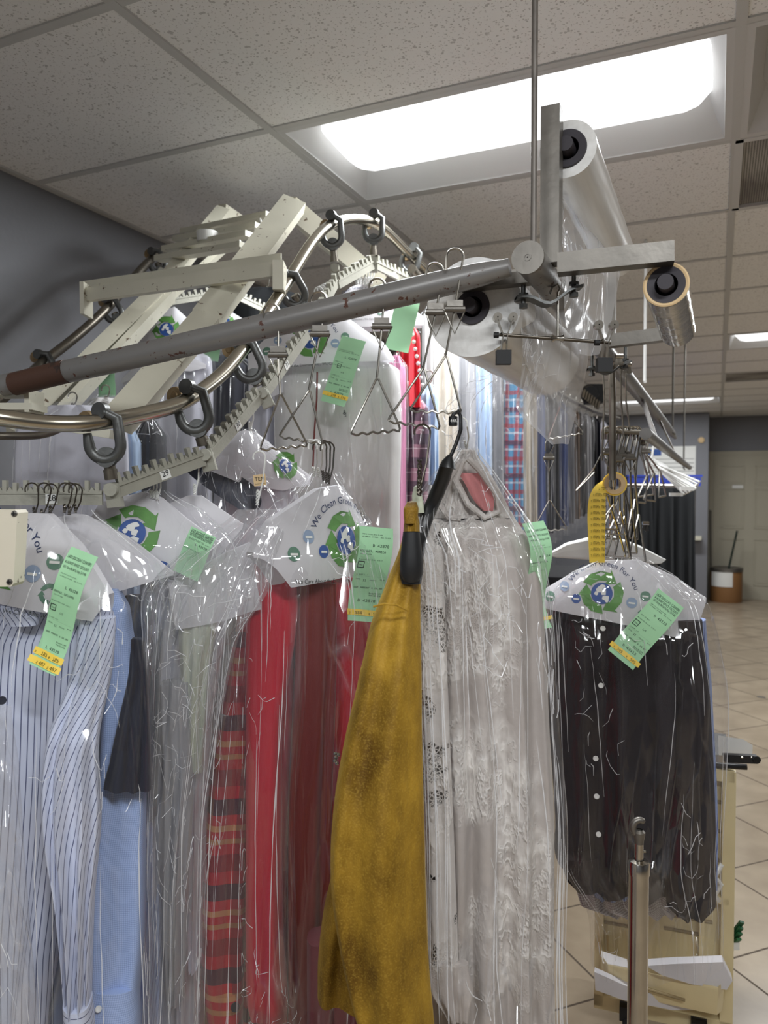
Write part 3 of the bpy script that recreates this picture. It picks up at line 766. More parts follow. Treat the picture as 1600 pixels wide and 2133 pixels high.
# the sloping pipe the triangle hangers ride on, flattened where it meets the long pipe
SP = [at(1062, 557, 1.03), at(1000, 572, 1.045), at(900, 596, 1.07), at(600, 668, 1.13), at(300, 738, 1.22), at(8, 803, 1.30)]
m = MB(); m.tube(SP, [.012, .0165, .0188, .0192, .0192, .0192], 28); build('sloping_pipe', m, M['steel_pipe'], t)
build('pipe_foot', MB().tube([at(30, 800, 1.29), at(140, 773, 1.26)], .01965, 28), worn('brown_rust', rgb(78, 52, 40), rgb(50, 36, 30), .6, 30, .6), t)
LB0 = at(1345, 903, 1.74)
m = MB().tube([LB0, LB0 + Y3 * 3.0], .014, 16); build('lower_pipe', m, M['steel_pipe'], t)
build('hook_bar', MB().tube([at(1256, 899, 1.78), at(1350, 901, 1.78)], .006, 12), M['dark_rail'], t)
build('diagonal_brace', MB().tube([on_pipe(2.5), LB0 + Y3 * .35], .007, 10), M['steel_pipe'], t)
for d in (3.2,): build('diagonal_brace', MB().tube([on_pipe(d), LB0 + Y3 * 1.5], .004, 8), M['dwire'], t)
# hanging threaded rod
build('ceiling_rod', MB().tube([Vector((E0.x + .005, E0.y + .01, CEIL)), E0 + Vector((.005, .01, .02))], .0042, 12), M['dull'], t)
# arms, front set and rear set
YA = E0 + Y3 * .045
up0 = at(1148, 552, 1.05); up1 = at(1150, 232, 1.05)
build('upright_arm', MB().beam(up0, Vector((up0.x, up0.y, up1.z)), .026, .026, Y3), M['steel_bar'], t, False)
ha = at(1162, 552, 1.045); hb = at(1404, 527, 1.0); hb.z = ha.z
ha2 = ha.copy()
build('side_arm', MB().beam(ha, at(1404, 527, 1.0), .025, .027), M['steel_bar'], t, False)
build('side_arm', MB().beam(at(960, 592, 1.10), at(1120, 575, 1.06), .022, .02), M['steel_bar'], t, False)
build('side_arm', MB().beam(at(1262, 712, 1.50), at(1385, 697, 1.46), .025, .025), M['steel_bar'], t, False)
pb = on_pipe(1.62)
build('upright_arm', MB().beam(pb + X3 * .02, pb + X3 * .02 + ZU * .17, .022, .022, Y3), M['steel_bar'], t, False)
# U shaped clamps with bolts
for (u, v, d, sc_) in ((1143, 607, 1.07, 1.), (1268, 760, 1.62, 1.)):
    P = []; c = at(u, v, d)
    for k in range(13):
        s_ = -1 + 2 * k / 12; P.append(c + rt * (s_ * .047) - ZU * (.017 * math.exp(-(s_ * 2.2) ** 2)) + ZU * .008 * s_)
    m = MB(); G = []
    for p in P: G.append([p + fh * a + ZU * b for a, b in ((-.012, 0), (.012, 0), (.012, -.004), (-.012, -.004))])
    m.grid(G, closeu=True); cl = build('pipe_clamp', m, M['cast'], t)
    for sx in (-1, 1):
        b = c + rt * (sx * .036) + ZU * .008 * sx
        build('clamp_bolt', MB().tube([b - ZU * .012, b + ZU * .034], .0034, 10).lathe(b - ZU * .016, ZU, [(0, 0), (0, .0068), (.006, .0068), (.006, .003)], 6).lathe(b + ZU * .001, ZU, [(0, .003), (0, .0075), (.004, .0075), (.004, .003)], 6), M['cast'], cl)
# thin rods from the far ceiling
for (u, v0, v1, d, lab) in ((1346, 500, 790, 3.1, 'thin white hanging rod with a hooked top'), (1405, 560, 900, 3.9, 'thin grey hanging rod right of the white one'), (1427, 760, 975, 5.2, 'distant thin suspension rod near the far lamp')):
    a = at(u, v0, d); b = at(u + (-2 if d < 3.5 else 0), v1, d); a.z = CEIL
    o = build('suspension_rod', MB().tube([a, Vector((a.x, a.y, b.z)), b - ZU * .01], .0065 if d < 3.5 else .0055, 8), M['wwire'] if d < 3.5 else M['steel_bar']); tag(o, lab, 'rod')

# film rolls
n = N('film_roll_side'); co = n.co('Object'); n.set(Base_Color=n.mix(n.ramp(n.noise(70, 3, n.scaled(co, 1, .06, 1)), .3, .7), rgb(228, 226, 222), rgb(248, 247, 244)), Roughness=.3, Specular_IOR_Level=.6,
      Normal=n.bump(n.noise(30, 4, n.scaled(co, 1, .35, 1)), .3, .004)); M['roll'] = n.m
M['core'] = plain('cardboard_core', rgb(58, 54, 60), .6)
def roll(label, c, R, L, rc=.024, pin=True, wrap=None, ring=None):
    t = T('film_roll', label, 'plastic film roll', c - ZU * R)
    n_ = 64; m = MB(); prof = [(0, rc + .004), (0, R)] + [(L * k / 14, R * (1 - .01 * (k % 3))) for k in range(1, 14)] + [(L, R * .99), (L, rc)]
    m.lathe(c, Y3, prof, n_); build('wound_film', m, wrap or M['roll'], t)
    build('core', MB().lathe(c - Y3 * .003, Y3, [(L, rc * .8), (0, rc * .8), (-.001, rc + .006), (.004, rc + .007)], 40), M['core'], t)
    if ring: build('core_ring', MB().lathe(c - Y3 * .0035, Y3, [(0, rc + .006), (-.001, rc + .009), (0, rc + .011)], 40), ring, t)
    build('spindle', MB().tube([c - Y3 * .02, c + Y3 * (L + .02)], .0105, 16), M['core'], t)
    return t
roll('top film roll with a grey core against the bright lens', at(1183, 310, 1.06), .040, .55, .020)
roll('fat white film roll on the rack, the largest of the rolls', at(985, 640, 1.11), .073, .50, .019)
# small stretch wrap roll
M['wrap'] = plain('stretch_wrap', rgb(206, 204, 200), .12, 0, 50, .8, .1, 40, Coat_Weight=1., Coat_Roughness=.05)
roll('small shiny stretch wrap roll under the end of the side arm', at(1388, 594, 1.02), .030, .31, .019, wrap=M['wrap'], ring=M['tan'])
m = sheet([(392, 1160, 1218, 1.12, 1.3), (450, 1165, 1245, 1.12, 1.4), (500, 1172, 1300, 1.12, 1.5), (560, 1180, 1292, 1.12, 1.45), (620, 1176, 1282, 1.14, 1.42), (680, 1178, 1270, 1.2, 1.4), (740, 1196, 1245, 1.25, 1.38)], wav=.008, seed=2); o = build('film_sheet', m, M['film']); creases(m.G, o, 14, 40, 3, (0, 27))
tag(o, 'loose clear film sheet draped down from the top roll', 'plastic film')
m = sheet([(575, 1078, 1180, 1.12, 1.24), (640, 1080, 1212, 1.12, 1.26), (720, 1088, 1228, 1.12, 1.28), (800, 1084, 1218, 1.14, 1.3), (850, 1078, 1205, 1.16, 1.3), (925, 1150, 1186, 1.24, 1.3)], wav=.010, seed=5); o = build('film_sheet', m, M['film']); creases(m.G, o, 14, 40, 3, (0, 27))
tag(o, 'loose clear film sheet falling behind the clip hanger from the fat roll', 'plastic film')
m = sheet([(780, 1000, 1120, 1.56, 1.6), (835, 935, 1062, 1.6, 1.66), (930, 925, 1050, 1.62, 1.7), (1050, 935, 1055, 1.62, 1.7), (1150, 940, 1060, 1.6, 1.7)], wav=.02, seed=7, crink=.008); o = build('film_sheet', m, M['bag']); creases(m.G, o, 14, 40, 3, (0, 27))
tag(o, 'crinkled clear film hanging below the fat roll behind the lace dress', 'plastic film')

# triangle hangers on the sloping pipe
G_ = 'triangle wire hangers on the sloping pipe'
tri_hanger('leftmost triangle wire hanger, overlapping the second on the sloping pipe', (566, 634), (579, 735), (584, 822), (540, 938), (642, 928), 1.125, G_, dL=-.02, dR=.02)
tri_hanger('triangle wire hanger with garment hooks gathered on its lower corner', (664, 608), (668, 690), (643, 814), (580, 910), (673, 925), 1.11, G_, dL=.03)
tri_hanger('triangle wire hanger hanging alone in the middle of the sloping pipe', (786, 580), (796, 675), (785, 788), (728, 906), (836, 896), 1.085, G_)
tri_hanger('triangle wire hanger holding the twisted dark hook above the gold velvet', (906, 548), (909, 645), (881, 768), (806, 878), (918, 892), 1.06, G_, dL=.02)
tri_hanger('highest triangle wire hanger, with the black size tag on its corner', (948, 518), (948, 640), (928, 742), (852, 856), (962, 860), 1.04, G_, dL=.02)
# clip hanger
t = T('clip_hanger', 'two clip trouser hanger hooked over the long pipe', 'hanger', at(1155, 740, 1.08))
c = at(1162, 610, 1.08); b = at(1162, 700, 1.08)
build('hook', MB().tube([c + rt * -.012 - ZU * .002, c + ZU * .008 - rt * .008, c + ZU * .013, c + ZU * .006 + rt * .003, c, b], .0016, 7), M['wire'], t)
build('cross_bar', MB().tube([at(1040, 697, 1.08), at(1272, 714, 1.08)], .0026, 10), M['dwire'], t)
build('bar_joint', MB().lathe(at(1150, 705, 1.075), rt, [(0, 0), (0, .006), (.006, .003), (.010, .003), (.016, .006), (.016, 0)], 12), M['wire'], t)
for (u, v) in ((1052, 698), (1262, 714)):
    p = at(u, v, 1.075); m = MB()
    for s_ in (-1, 1):
        lo = p - rt * .002 - ZU * .026; hi = p + rt * s_ * .011 + ZU * .022
        lp = [lo + rt * s_ * .004, p + rt * s_ * .003, hi]; m.beam(lp[0], lp[1], .010, .0015, rt); m.beam(lp[1], lp[2], .010, .0015, rt)
        m.lathe(hi + ZU * .003, fh, [(-.005, .001), (-.005, .0065), (.005, .0065), (.005, .001)], 14)
    k = build('clip', m, M['chrome'], t, True)
    build('clip_pad', MB().box(p - ZU * .032 - rt * .002, (rt, fh, ZU), (.0105, .0065, .010)), M['rubber'], k, False)
    build('bar_tip', MB().tube([p - rt * .016, p - rt * .009], .0042, 10), M['rubber'], k)

# ================================================================== CONVEYOR
t = T('garment_conveyor', 'cream and steel garment conveyor with bent tube rail and numbered slot bars', 'conveyor', at(420, 1100, 1.6))
def path(P, k=8):
    out = []; n = len(P)
    for i in range(n - 1):
        a, b, c, d = P[max(i - 1, 0)], P[i], P[i + 1], P[min(i + 2, n - 1)]
        for q in range(k): out.append(at(*[cr(a[j], b[j], c[j], d[j], q / k) for j in range(3)]))
    out.append(at(*P[-1])); return out
RAIL = [(-140, 850, 1.12), (-60, 862, 1.13), (0, 870, 1.14), (100, 882, 1.18), (200, 880, 1.22), (300, 862, 1.28), (380, 838, 1.34), (450, 790, 1.42), (500, 735, 1.5), (555, 655, 1.62), (600, 585, 1.72), (650, 505, 1.85), (690, 468, 1.95), (740, 457, 2.05), (790, 470, 2.15), (850, 527, 2.3), (900, 575, 2.45), (1000, 660, 2.8)]
build('tube_rail', MB().tube(path(RAIL), .0135, 18), M['rail'], t)
build('tube_rail', MB().tube(path([(-80, 905, 1.9), (40, 800, 2.0), (90, 755, 2.1), (160, 700, 2.2), (225, 640, 2.3), (310, 545, 2.5), (350, 520, 2.6), (440, 505, 2.8)]), .014, 16), M['dark_rail'], t)
build('tube_rail', MB().tube(path([(-60, 905, 1.5), (0, 908, 1.5), (90, 905, 1.55), (150, 880, 1.6)]), .008, 12), M['dark_rail'], t)
# cream frame beams
fr = lambda a, b, w_, h_, up=None: build('frame_beam', MB().channel(at(*a), at(*b), w_, h_, up or -fh), M['cream_paint'], t, False)
def boxbeam(a, b, wpx, dep=.03):
    A, B = at(*a), at(*b); d = (B - A).normalized(); side = d.cross(-fh).normalized(); wd = wpx / F * (a[2] + b[2]) / 2
    m = MB(); m.box((A + B) / 2, (d, side, d.cross(side)), ((B - A).length / 2, wd / 2, dep / 2))
    return build('frame_beam', m, M['cream_paint'], t, False)
boxbeam((245, 880, 1.42), (430, 665, 1.68), 58, .035); boxbeam((428, 668, 1.70), (612, 425, 2.05), 54, .035)
boxbeam((600, 428, 2.05), (790, 590, 2.3), 40, .035)
boxbeam((30, 905, 1.75), (325, 612, 2.15), 34, .03); boxbeam((120, 870, 1.8), (360, 612, 2.2), 14, .05)
boxbeam((325, 612, 2.15), (465, 440, 2.5), 30, .03); boxbeam((462, 436, 2.5), (500, 462, 2.6), 22, .03); boxbeam((330, 640, 2.3), (520, 470, 2.6), 12, .03)
# cross members
m = MB().beam(at(172, 616, 1.9), at(588, 560, 1.66), .018, .032).beam(at(174, 604, 1.95), at(586, 548, 1.71), .004, .045); m.box(at(180, 626, 1.9), (rt, fh, ZU), (.005, .03, .04)); m.box(at(583, 580, 1.67), (rt, fh, ZU), (.012, .03, .032))
build('cross_channel', m, M['cream_paint'], t, False)
for (a, b) in (((330, 540, 2.3), (508, 511, 2.1)), ((345, 520, 2.35), (520, 488, 2.15)), ((368, 499, 2.4), (540, 471, 2.2)), ((383, 484, 2.45), (562, 448, 2.25))):
    build('cross_slat', MB().beam(at(*a), at(*b), .035, .016), M['cream_paint'], t, False)
for (u, v, d) in ((505, 500, 2.12), (520, 485, 2.16), (535, 468, 2.2), (548, 455, 2.24)):
    build('cable_spike', MB().tube([at(u, v + 22, d), at(u - 6, v, d)], .0028, 6), M['wwire'], t)
build('white_sleeve', MB().lathe(at(432, 505, 2.25), ZU, [(0, .03), (.03, .032), (.03, .029), (0, .027)], 28), M['white'], t)
build('end_bracket', MB().box(at(35, 822, 1.33), (rt, fh, ZU), (.035, .03, .004)).box(at(42, 850, 1.33), (rt, fh, ZU), (.035, .03, .006)).box(at(72, 838, 1.33), (rt, fh, ZU), (.004, .03, .02)), M['cream_paint'], t, False)
build('frame_beam', MB().beam(at(-80, 856, 1.36), at(235, 905, 1.36), .03, .016), M['cream_paint'], t, False)
# trolley clamps round the rail, each with its drop stem and joint
def trolley(u, v, d, u2, v2, d2, s_=1., wheel=(-45, -28), dark=True):
    p = at(u, v, d); q = at(u2, v2, d2); ax = (q - p).normalized(); side = ax.cross(fh).normalized(); L = (q - p).length
    if side.dot(rt) < 0: side = -side
    m = MB(); R = .026 * s_; c = p + ax * (.032 * s_); pts = []
    for k in range(13):
        a = PI * (k / 12); pts.append(c + side * math.cos(a) * R + ax * math.sin(a) * R - fh * .006)
    pts.append(c - side * R - ax * .02 * s_ - fh * .006); pts.insert(0, c + side * R - ax * .040 * s_ - fh * .006); pts.insert(0, c + side * R * .3 - ax * .052 * s_ - fh * .010)
    m.tube(pts, [.007 * s_, .009 * s_] + [.0095 * s_] * 13 + [.007 * s_], 10); m.lathe(c + ax * .022 * s_ - fh * .012, fh, [(0, 0), (0, .017 * s_), (.012, .017 * s_), (.012, 0)], 18)
    hk = build('clamp_hook', m, M['cast'], t)
    build('stud', MB().tube([c + ax * .022 * s_, q - ax * .03 * s_], .0095 * s_, 12).tube([q - ax * .034 * s_, q - ax * .018 * s_], .0115 * s_, 12), M['dark_rail'], hk)
    build('swivel_joint', MB().lathe(q - fh * .016, fh, [(0, 0), (0, .011 * s_), (.02, .013 * s_), (.03, .011 * s_), (.03, 0)], 16).box(q + ax * .01, (side, fh, ax), (.012 * s_, .008, .02 * s_)), M['slot'], hk)
    wv = at(u + wheel[0] / d * 1.2, v + wheel[1] / d * 1.2, d + .02)
    build('roller', MB().lathe(wv - fh * .006 * s_, (fh + rt * .4), [(0, 0), (0, .006 * s_), (.002, .008 * s_), (.001, .016 * s_), (.010, .018 * s_), (.014, .016 * s_), (.014, 0)], 24), M['brass'], hk)
    build('roller', MB().lathe(p - ax * .022 * s_ - fh * .012, fh + rt * .3, [(0, 0), (0, .014 * s_), (.012, .015 * s_), (.014, 0)], 20), M['cast'], hk)
TR = [(215, 885, 1.23, 236, 1020, 1.25), (397, 832, 1.35, 430, 948, 1.37), (507, 735, 1.52, 548, 820, 1.53), (600, 590, 1.73, 628, 640, 1.76), (690, 468, 1.95, 698, 560, 1.97), (778, 462, 2.12, 778, 545, 2.13), (858, 530, 2.32, 846, 580, 2.33)]
for k, a in enumerate(TR): trolley(*a, s_=1.0 if k < 3 else .95, wheel=(-38, -8) if k < 3 else (-22, 4))
for a in ((88, 752, 2.1, 110, 790, 2.1), (228, 636, 2.3, 250, 672, 2.3), (322, 536, 2.5, 338, 566, 2.5)): trolley(*a, s_=.95, wheel=(-28, -14))
# slot bars
def slotbar(a, b, nt, num=None, fr_=.5, h=.024, back=False):
    A, B = at(*a), at(*b); d = (B - A); L = d.length; d.normalize(); nn = d.cross(ZU).normalized()
    if nn.dot(CAM - A) < 0: nn = -nn
    up = nn.cross(d); up = up if up.z > 0 else -up
    m = MB(); m.box((A + B) / 2, (d, nn, up), (L / 2, .004, h / 2)); m.box((A + B) / 2 + up * h * .35 + nn * .003, (d, nn, up), (L / 2, .003, .002))
    for k in range(nt):
        c = A + d * (L * (k + .5) / nt); hh = .013 if k % 2 else .017
        m.box(c + up * (h / 2 + hh / 2 - .001) , (d, nn, up), (L / nt * .20, .0055, hh / 2 + .001))
    for k in range(nt - 1):
        c = A + d * (L * (k + 1.) / nt) + up * h / 2
        m.add([c - d * L / nt * .25 + nn * .004, c + d * L / nt * .25 + nn * .004, c + up * .006 + nn * .004, c - d * L / nt * .25 - nn * .004, c + d * L / nt * .25 - nn * .004, c + up * .006 - nn * .004], [(0, 1, 2), (3, 5, 4), (0, 2, 5, 3), (1, 4, 5, 2)])
    sb = build('slot_bar', m, M['slot'], t, False)
    if num:
        c = A + d * (L * fr_) + nn * .0048; q = .0095
        f = lambda o: (lambda x, y: c + d * x - up * y + nn * o)
        nl = build('number_label', MB().poly([(-q, -q), (q, -q), (q, q), (-q, q)], f(0)), M['label_white'], sb, False)
        tm = MB(); text(tm, num, 0, q * .5, q * 1.5, f(.0006), align='c'); build('number', tm, M['black_ink'], nl, False)
slotbar((-130, 1037, 1.22), (214, 1037, 1.25), 16, '28', .69); slotbar((244, 1022, 1.25), (424, 956, 1.36), 10, '29', .52)
slotbar((436, 950, 1.37), (542, 826, 1.52), 10, '30', .5); slotbar((552, 818, 1.53), (640, 695, 1.68), 10, '31', .45)
slotbar((650, 680, 1.70), (700, 590, 1.95), 9); slotbar((704, 592, 1.97), (776, 552, 2.12), 9); slotbar((782, 552, 2.13), (848, 585, 2.32), 8, '1', .55)
slotbar((60, 880, 1.95), (240, 720, 2.15), 16, h=.02); slotbar((246, 716, 2.15), (352, 622, 2.35), 12, h=.02); slotbar((352, 630, 2.4), (465, 612, 2.5), 9, h=.02); slotbar((475, 610, 2.5), (560, 650, 2.6), 9, h=.02)
o = T('switch_box', 'chipped cream metal cover plate with two cross head screws', 'switch box', at(0, 1230, .98))
pl = Pl(0, 1140, .98); x, y = pl.px(36, 1062); x2, y2 = pl.px(28, 1222)
M['chip'] = worn('chipped_cream_plate', rgb(232, 224, 204), rgb(84, 66, 52), .66, 40, .4)
m = MB(); P = [(-.09, y), (x - .003, y), (x, y + .004), (x2, y2 - .004), (x2 - .003, y2), (-.09, y2)]
m.poly(P, lambda a, b: pl.pt(a, b, 0)); m.poly(P, lambda a, b: pl.pt(a, b, -.03))
for i in range(6):
    a, b = P[i], P[(i + 1) % 6]; m.add([pl.pt(*a), pl.pt(*b), pl.pt(b[0], b[1], -.03), pl.pt(a[0], a[1], -.03)], [(0, 1, 2, 3)])
build('cover_plate', m, M['chip'], o, False)
for (u, v) in ((30, 1070), (20, 1212)):
    X, Y = pl.px(u, v); k = MB().lathe(pl.pt(X, Y, 0), pl.N, [(0, .0042), (.0015, .0036), (.002, 0)], 16); sc1 = build('screw', k, M['steel_bar'], o)
    build('cross_slot', MB().poly([(X - .003, Y - .0006), (X + .003, Y - .0006), (X + .003, Y + .0006), (X - .003, Y + .0006)], lambda a, b: pl.pt(a, b, .0024)).poly([(X - .0006, Y - .003), (X + .0006, Y - .003), (X + .0006, Y + .003), (X - .0006, Y + .003)], lambda a, b: pl.pt(a, b, .0024)), M['black_ink'], sc1, False)
# ================================================================== GARMENTS, near row
def garment(name, label, cat, parts, group=None):
    """parts: (part name, mesh, material) - the first carries the thing's base"""
    m0 = parts[0][1]; zs = min(p.z for p in m0.v); c = sum(m0.v, Vector()) / len(m0.v)
    r = T(name, label, cat, (c.x, c.y, zs), group)
    for p in parts: build(p[0], p[1], p[2], r, True, 60)
    return r
def bag(label, rows, mat='bag', crink=.012, folds=((3, .006, 0, .3),), seed=0, yaw=0, thk=.05, nu=110, sub=12, cs=9, group=None, cr_=(16, 50), csc=1.):
    mb = loft(rows, yaw, nu, sub, folds, crink, seed, .6, thk, cs)
    o = build('garment_bag', mb, M[mat]); tag(o, label, 'garment bag', group)
    if cr_: creases(mb.G, o, cr_[0], cr_[1], seed, sc=csc)
    return o
def buttons(parent, pts, mat, r=.0048):
    for (u, v, d) in pts:
        p = at(u, v, d); n_ = (CAM - p).normalized()
        build('button', MB().lathe(p, n_, [(-.002, 0), (-.002, r), (.001, r), (.0016, r * .8), (.001, r * .6), (.001, 0)], 16), mat, parent)

# striped shirt and the shirts on its bar place
t = garment('striped_shirt', 'white shirt with thin navy stripes, under the green ticket beside the cream plate', 'shirt', [
    ('body', loft([(1235, -40, 150, 1.210, .02), (1262, -110, 225, 1.205, .035), (1330, -130, 236, 1.205), (1450, -135, 215, 1.200), (1600, -135, 195, 1.190), (1850, -135, 150, 1.190), (2133, -130, 95, 1.190), (2400, -130, 90, 1.190)], -8, 150, 9, ((2.5, .016, .4, .3),), seed=1, thk=.045), M['stripe']),
    ('sleeve', loft([(1285, 165, 240, 1.16, .02), (1400, 150, 232, 1.14), (1540, 100, 205, 1.10), (1700, 88, 210, 1.10), (1880, 118, 195, 1.10), (2090, 138, 188, 1.11)], 10, 70, 10, ((3, .010, 1.2, .3),), seed=2, thk=.03, capend=True), M['stripe_diag']),
    ('cuff', loft([(2082, 134, 190, 1.105), (2120, 136, 194, 1.105), (2200, 138, 198, 1.11)], 10, 60, 6, (), thk=.032, capend=True), M['stripe_cuff']),
    ('collar', loft([(1240, 20, 95, 1.16, .012), (1262, -2, 86, 1.15, .016), (1302, 20, 76, 1.14, .014)], -8, 50, 6, (), thk=.016), M['stripe'])])
buttons(t, [(4, 1459, 1.09)], M['navy'], .0062)
t = garment('checked_shirt', 'light blue fine check shirt with a buttoned cuff, right of the striped shirt', 'shirt', [
    ('sleeve', loft([(1225, 200, 250, 1.24, .02), (1265, 205, 268, 1.23), (1330, 215, 278, 1.22), (1500, 215, 296, 1.20), (1650, 205, 303, 1.19), (1800, 182, 302, 1.18), (1950, 182, 300, 1.18), (2050, 188, 292, 1.18)], 8, 80, 10, ((1.2, .008, .5, .3),), seed=3, thk=.035, capend=True), M['check_blue']),
    ('cuff', loft([(2040, 186, 290, 1.175), (2100, 172, 292, 1.17), (2230, 175, 295, 1.17)], 8, 60, 6, (), thk=.036, capend=True), M['check_blue']),
    ('body', loft([(1230, 90, 240, 1.30, .02), (1330, 70, 262, 1.30), (1700, 60, 262, 1.30), (2400, 60, 250, 1.30)], 0, 80, 9, ((6, .01, .5, .4),), seed=3), M['oxford'])])
buttons(t, [(205, 2102, 1.132), (182, 2080, 1.135)], M['label_white'], .0048)
garment('navy_short_sleeve', 'navy short sleeve poking from the bag, over the light blue check sleeve', 'shirt', [
    ('sleeve', loft([(1330, 268, 296, 1.22, .012), (1400, 268, 306, 1.20), (1500, 247, 312, 1.17), (1590, 228, 315, 1.155), (1640, 216, 316, 1.15)], 14, 70, 10, ((3, .005, 1, .2),), seed=4, thk=.022, capend=True), M['navy']),
    ('shoulder', loft([(1240, 262, 300, 1.33, .015), (1300, 268, 330, 1.33), (1500, 280, 330, 1.33), (1700, 280, 325, 1.33)], 0, 50, 8, ((4, .008, 1, .2),), seed=4, thk=.03), M['navy'])])
garment('pale_blue_shirt', 'pale blue shirt hanging deep behind the fine check cuff', 'shirt', [
    ('body', loft([(1640, 285, 330, 1.38), (1900, 280, 345, 1.36), (2133, 280, 345, 1.36), (2400, 280, 345, 1.36)], 0, 70, 9, ((5, .008, 1, .2),), seed=5), M['pin_blue'])])
garment('white_shirt', 'soft white and grey shirt with a long sleeve between the check and flannel shirts', 'shirt', [
    ('body', loft([(1225, 330, 470, 1.40, .02), (1290, 318, 470, 1.38), (1500, 312, 440, 1.38), (1800, 312, 418, 1.38), (2133, 315, 412, 1.38), (2300, 315, 412, 1.32)], 0, 90, 9, ((4, .014, 1, .4),), seed=6), M['lilac_white']),
    ('sleeve', loft([(1420, 336, 392, 1.31), (1650, 345, 400, 1.31), (1900, 345, 388, 1.31), (2075, 352, 384, 1.32)], 0, 60, 9, ((3, .006, 1, .5),), seed=7, thk=.028, capend=True), M['greycloth']),
    ('sleeve', loft([(1450, 386, 432, 1.38), (1700, 388, 428, 1.38), (1920, 392, 420, 1.38), (2010, 396, 416, 1.32)], 0, 60, 9, ((3, .006, 2, .5),), seed=8, thk=.025, capend=True), M['lilac_white'])])
garment('sage_shirt', 'pale sage shirt panel under the plain white cape, beside the navy garment edge', 'shirt', [
    ('body', loft([(1225, 375, 462, 1.33, .015), (1300, 372, 452, 1.33), (1420, 376, 436, 1.33), (1600, 380, 425, 1.34)], 12, 70, 9, ((4, .006, 1, .2),), seed=9, thk=.025), M['sage'])])
garment('charcoal_jacket', 'dark charcoal jacket edge between the white cape and the flannel shirt', 'jacket', [
    ('body', loft([(1190, 430, 500, 1.44, .015), (1300, 425, 500, 1.44), (1450, 412, 470, 1.43), (1620, 418, 455, 1.43)], 10, 60, 9, ((4, .008, 1, .2),), seed=10, thk=.03), M['charcoal'])])
M['box_tan'] = plain('kraft_brown', rgb(178, 134, 84), .7)
garment('tan_trousers', 'tan cloth showing low between the grey sleeves and the flannel', 'trousers', [
    ('leg', loft([(1960, 322, 430, 1.6), (2060, 320, 432, 1.6), (2400, 318, 435, 1.6)], 0, 60, 8, ((4, .01, 1, .2),), seed=10), M['box_tan'])])

# capes over the striped shirt
cape('front white printed cape over the striped shirt, cut by the cream plate', Pl(95, 1070, 1.16, -6, 5), [(-90, 1120), (0, 1090), (60, 1068), (112, 1070), (170, 1135), (232, 1236)], [(-90, 1230), (0, 1245), (120, 1266), (214, 1288), (232, 1240)], 1, None, .050, (6, 1160), 'full')
cape('second white cape spreading behind the ticket toward the light blue sleeve', Pl(170, 1072, 1.25, 12, 8), [(80, 1085), (155, 1070), (180, 1072), (270, 1120), (362, 1192)], [(80, 1200), (240, 1230), (362, 1196)], 2, lc=None)
LN = [('LAZR DISCOUNT CLEANERS', 6, .085, 13, 88, 's'), ('& LAUNDRY SERVICE  DISCOUNTS', 6, .13, 12, 88, 's'), ('16911 Victory Blvd #4 Van Nuys, CA 91406', 6, .17, 12, 86, 's'),
      ('3300 W Victory Blvd # 4206', 8, .22, 6, 60, 'mono'), ('LOS ANGELES, CA 90035   (818) 757-4770', 8, .242, 6, 84, 'mono'),
      ('L 43128', 40, .325, 15, 48, 'mono'), ('AREVALO, GUILLERMO', 4, .375, 12, 76, 'mono'), ('(818) 376-8204', 6, .40, 6, 34, 'mono'), ('NO CALCULATION 02.05.08  10:45:57', 4, .45, 6, 70, 'mono'),
      ('L/S', 42, .535, 10, None, 'mono'), ('11 SHIRT (L/S)', 6, .59, 6, 34, 'mono'), ('____________________________', 4, .597, 6, 90, 'mono'), ('TOTAL', 8, .635, 7, 16, 'mono'), ('11', 30, .65, 12, None, 'mono'), ('PIECES', 50, .64, 6, 20, 'mono'), ('50.00', 80, .63, 6, 14, 'mono'),
      ('DUE AMOUNT $ 50.00', 8, .715, 9, 84, 'mono'), ('Ready By 2 PM', 56, .765, 6, 36, 's'), ('THU 02/12/26', 56, .785, 6, 36, 's'), ('L 43128', 26, .84, 15, 52, 'mono')]
ticket('largest green ticket, bent over the striped shirt, with two yellow strips', (180, 1150), (82, 1396), 68, 1.045, 1.03, -8, LN, [(.855, 20, 5, 2, (('2', .04, .6), ('185', .25, .95), ('B', .52, .6), ('185', .66, .95))), (.925, 20, 9, 2, (('2', .25, .6), ('407', .33, .95), ('2', .62, .6), ('407', .70, .95)))], .012, (4, .475, 20, 'THU'))
bag('clear bag over the striped shirt, pulled to a point at slot 28', [(1062, 60, 190, 1.17, .02), (1100, 0, 235, 1.16, .05), (1180, -100, 330, 1.15, .075), (1260, -150, 335, 1.14, .085), (1420, -160, 318, 1.13, .09), (1640, -165, 312, 1.12, .09), (1800, -170, 306, 1.12), (2133, -170, 320, 1.12), (2400, -170, 325, 1.12)], 'bag_clear', .010, seed=1, thk=.085, cr_=(18, 90))
bag('crumpled clear bag filling the lower left corner of the view', [(1480, -160, 8, 1.04), (1600, -160, 26, 1.03), (1850, -160, 48, 1.02), (2133, -160, 74, 1.02), (2400, -160, 90, 1.02)], 'bag_milky', .016, seed=4, thk=.03)
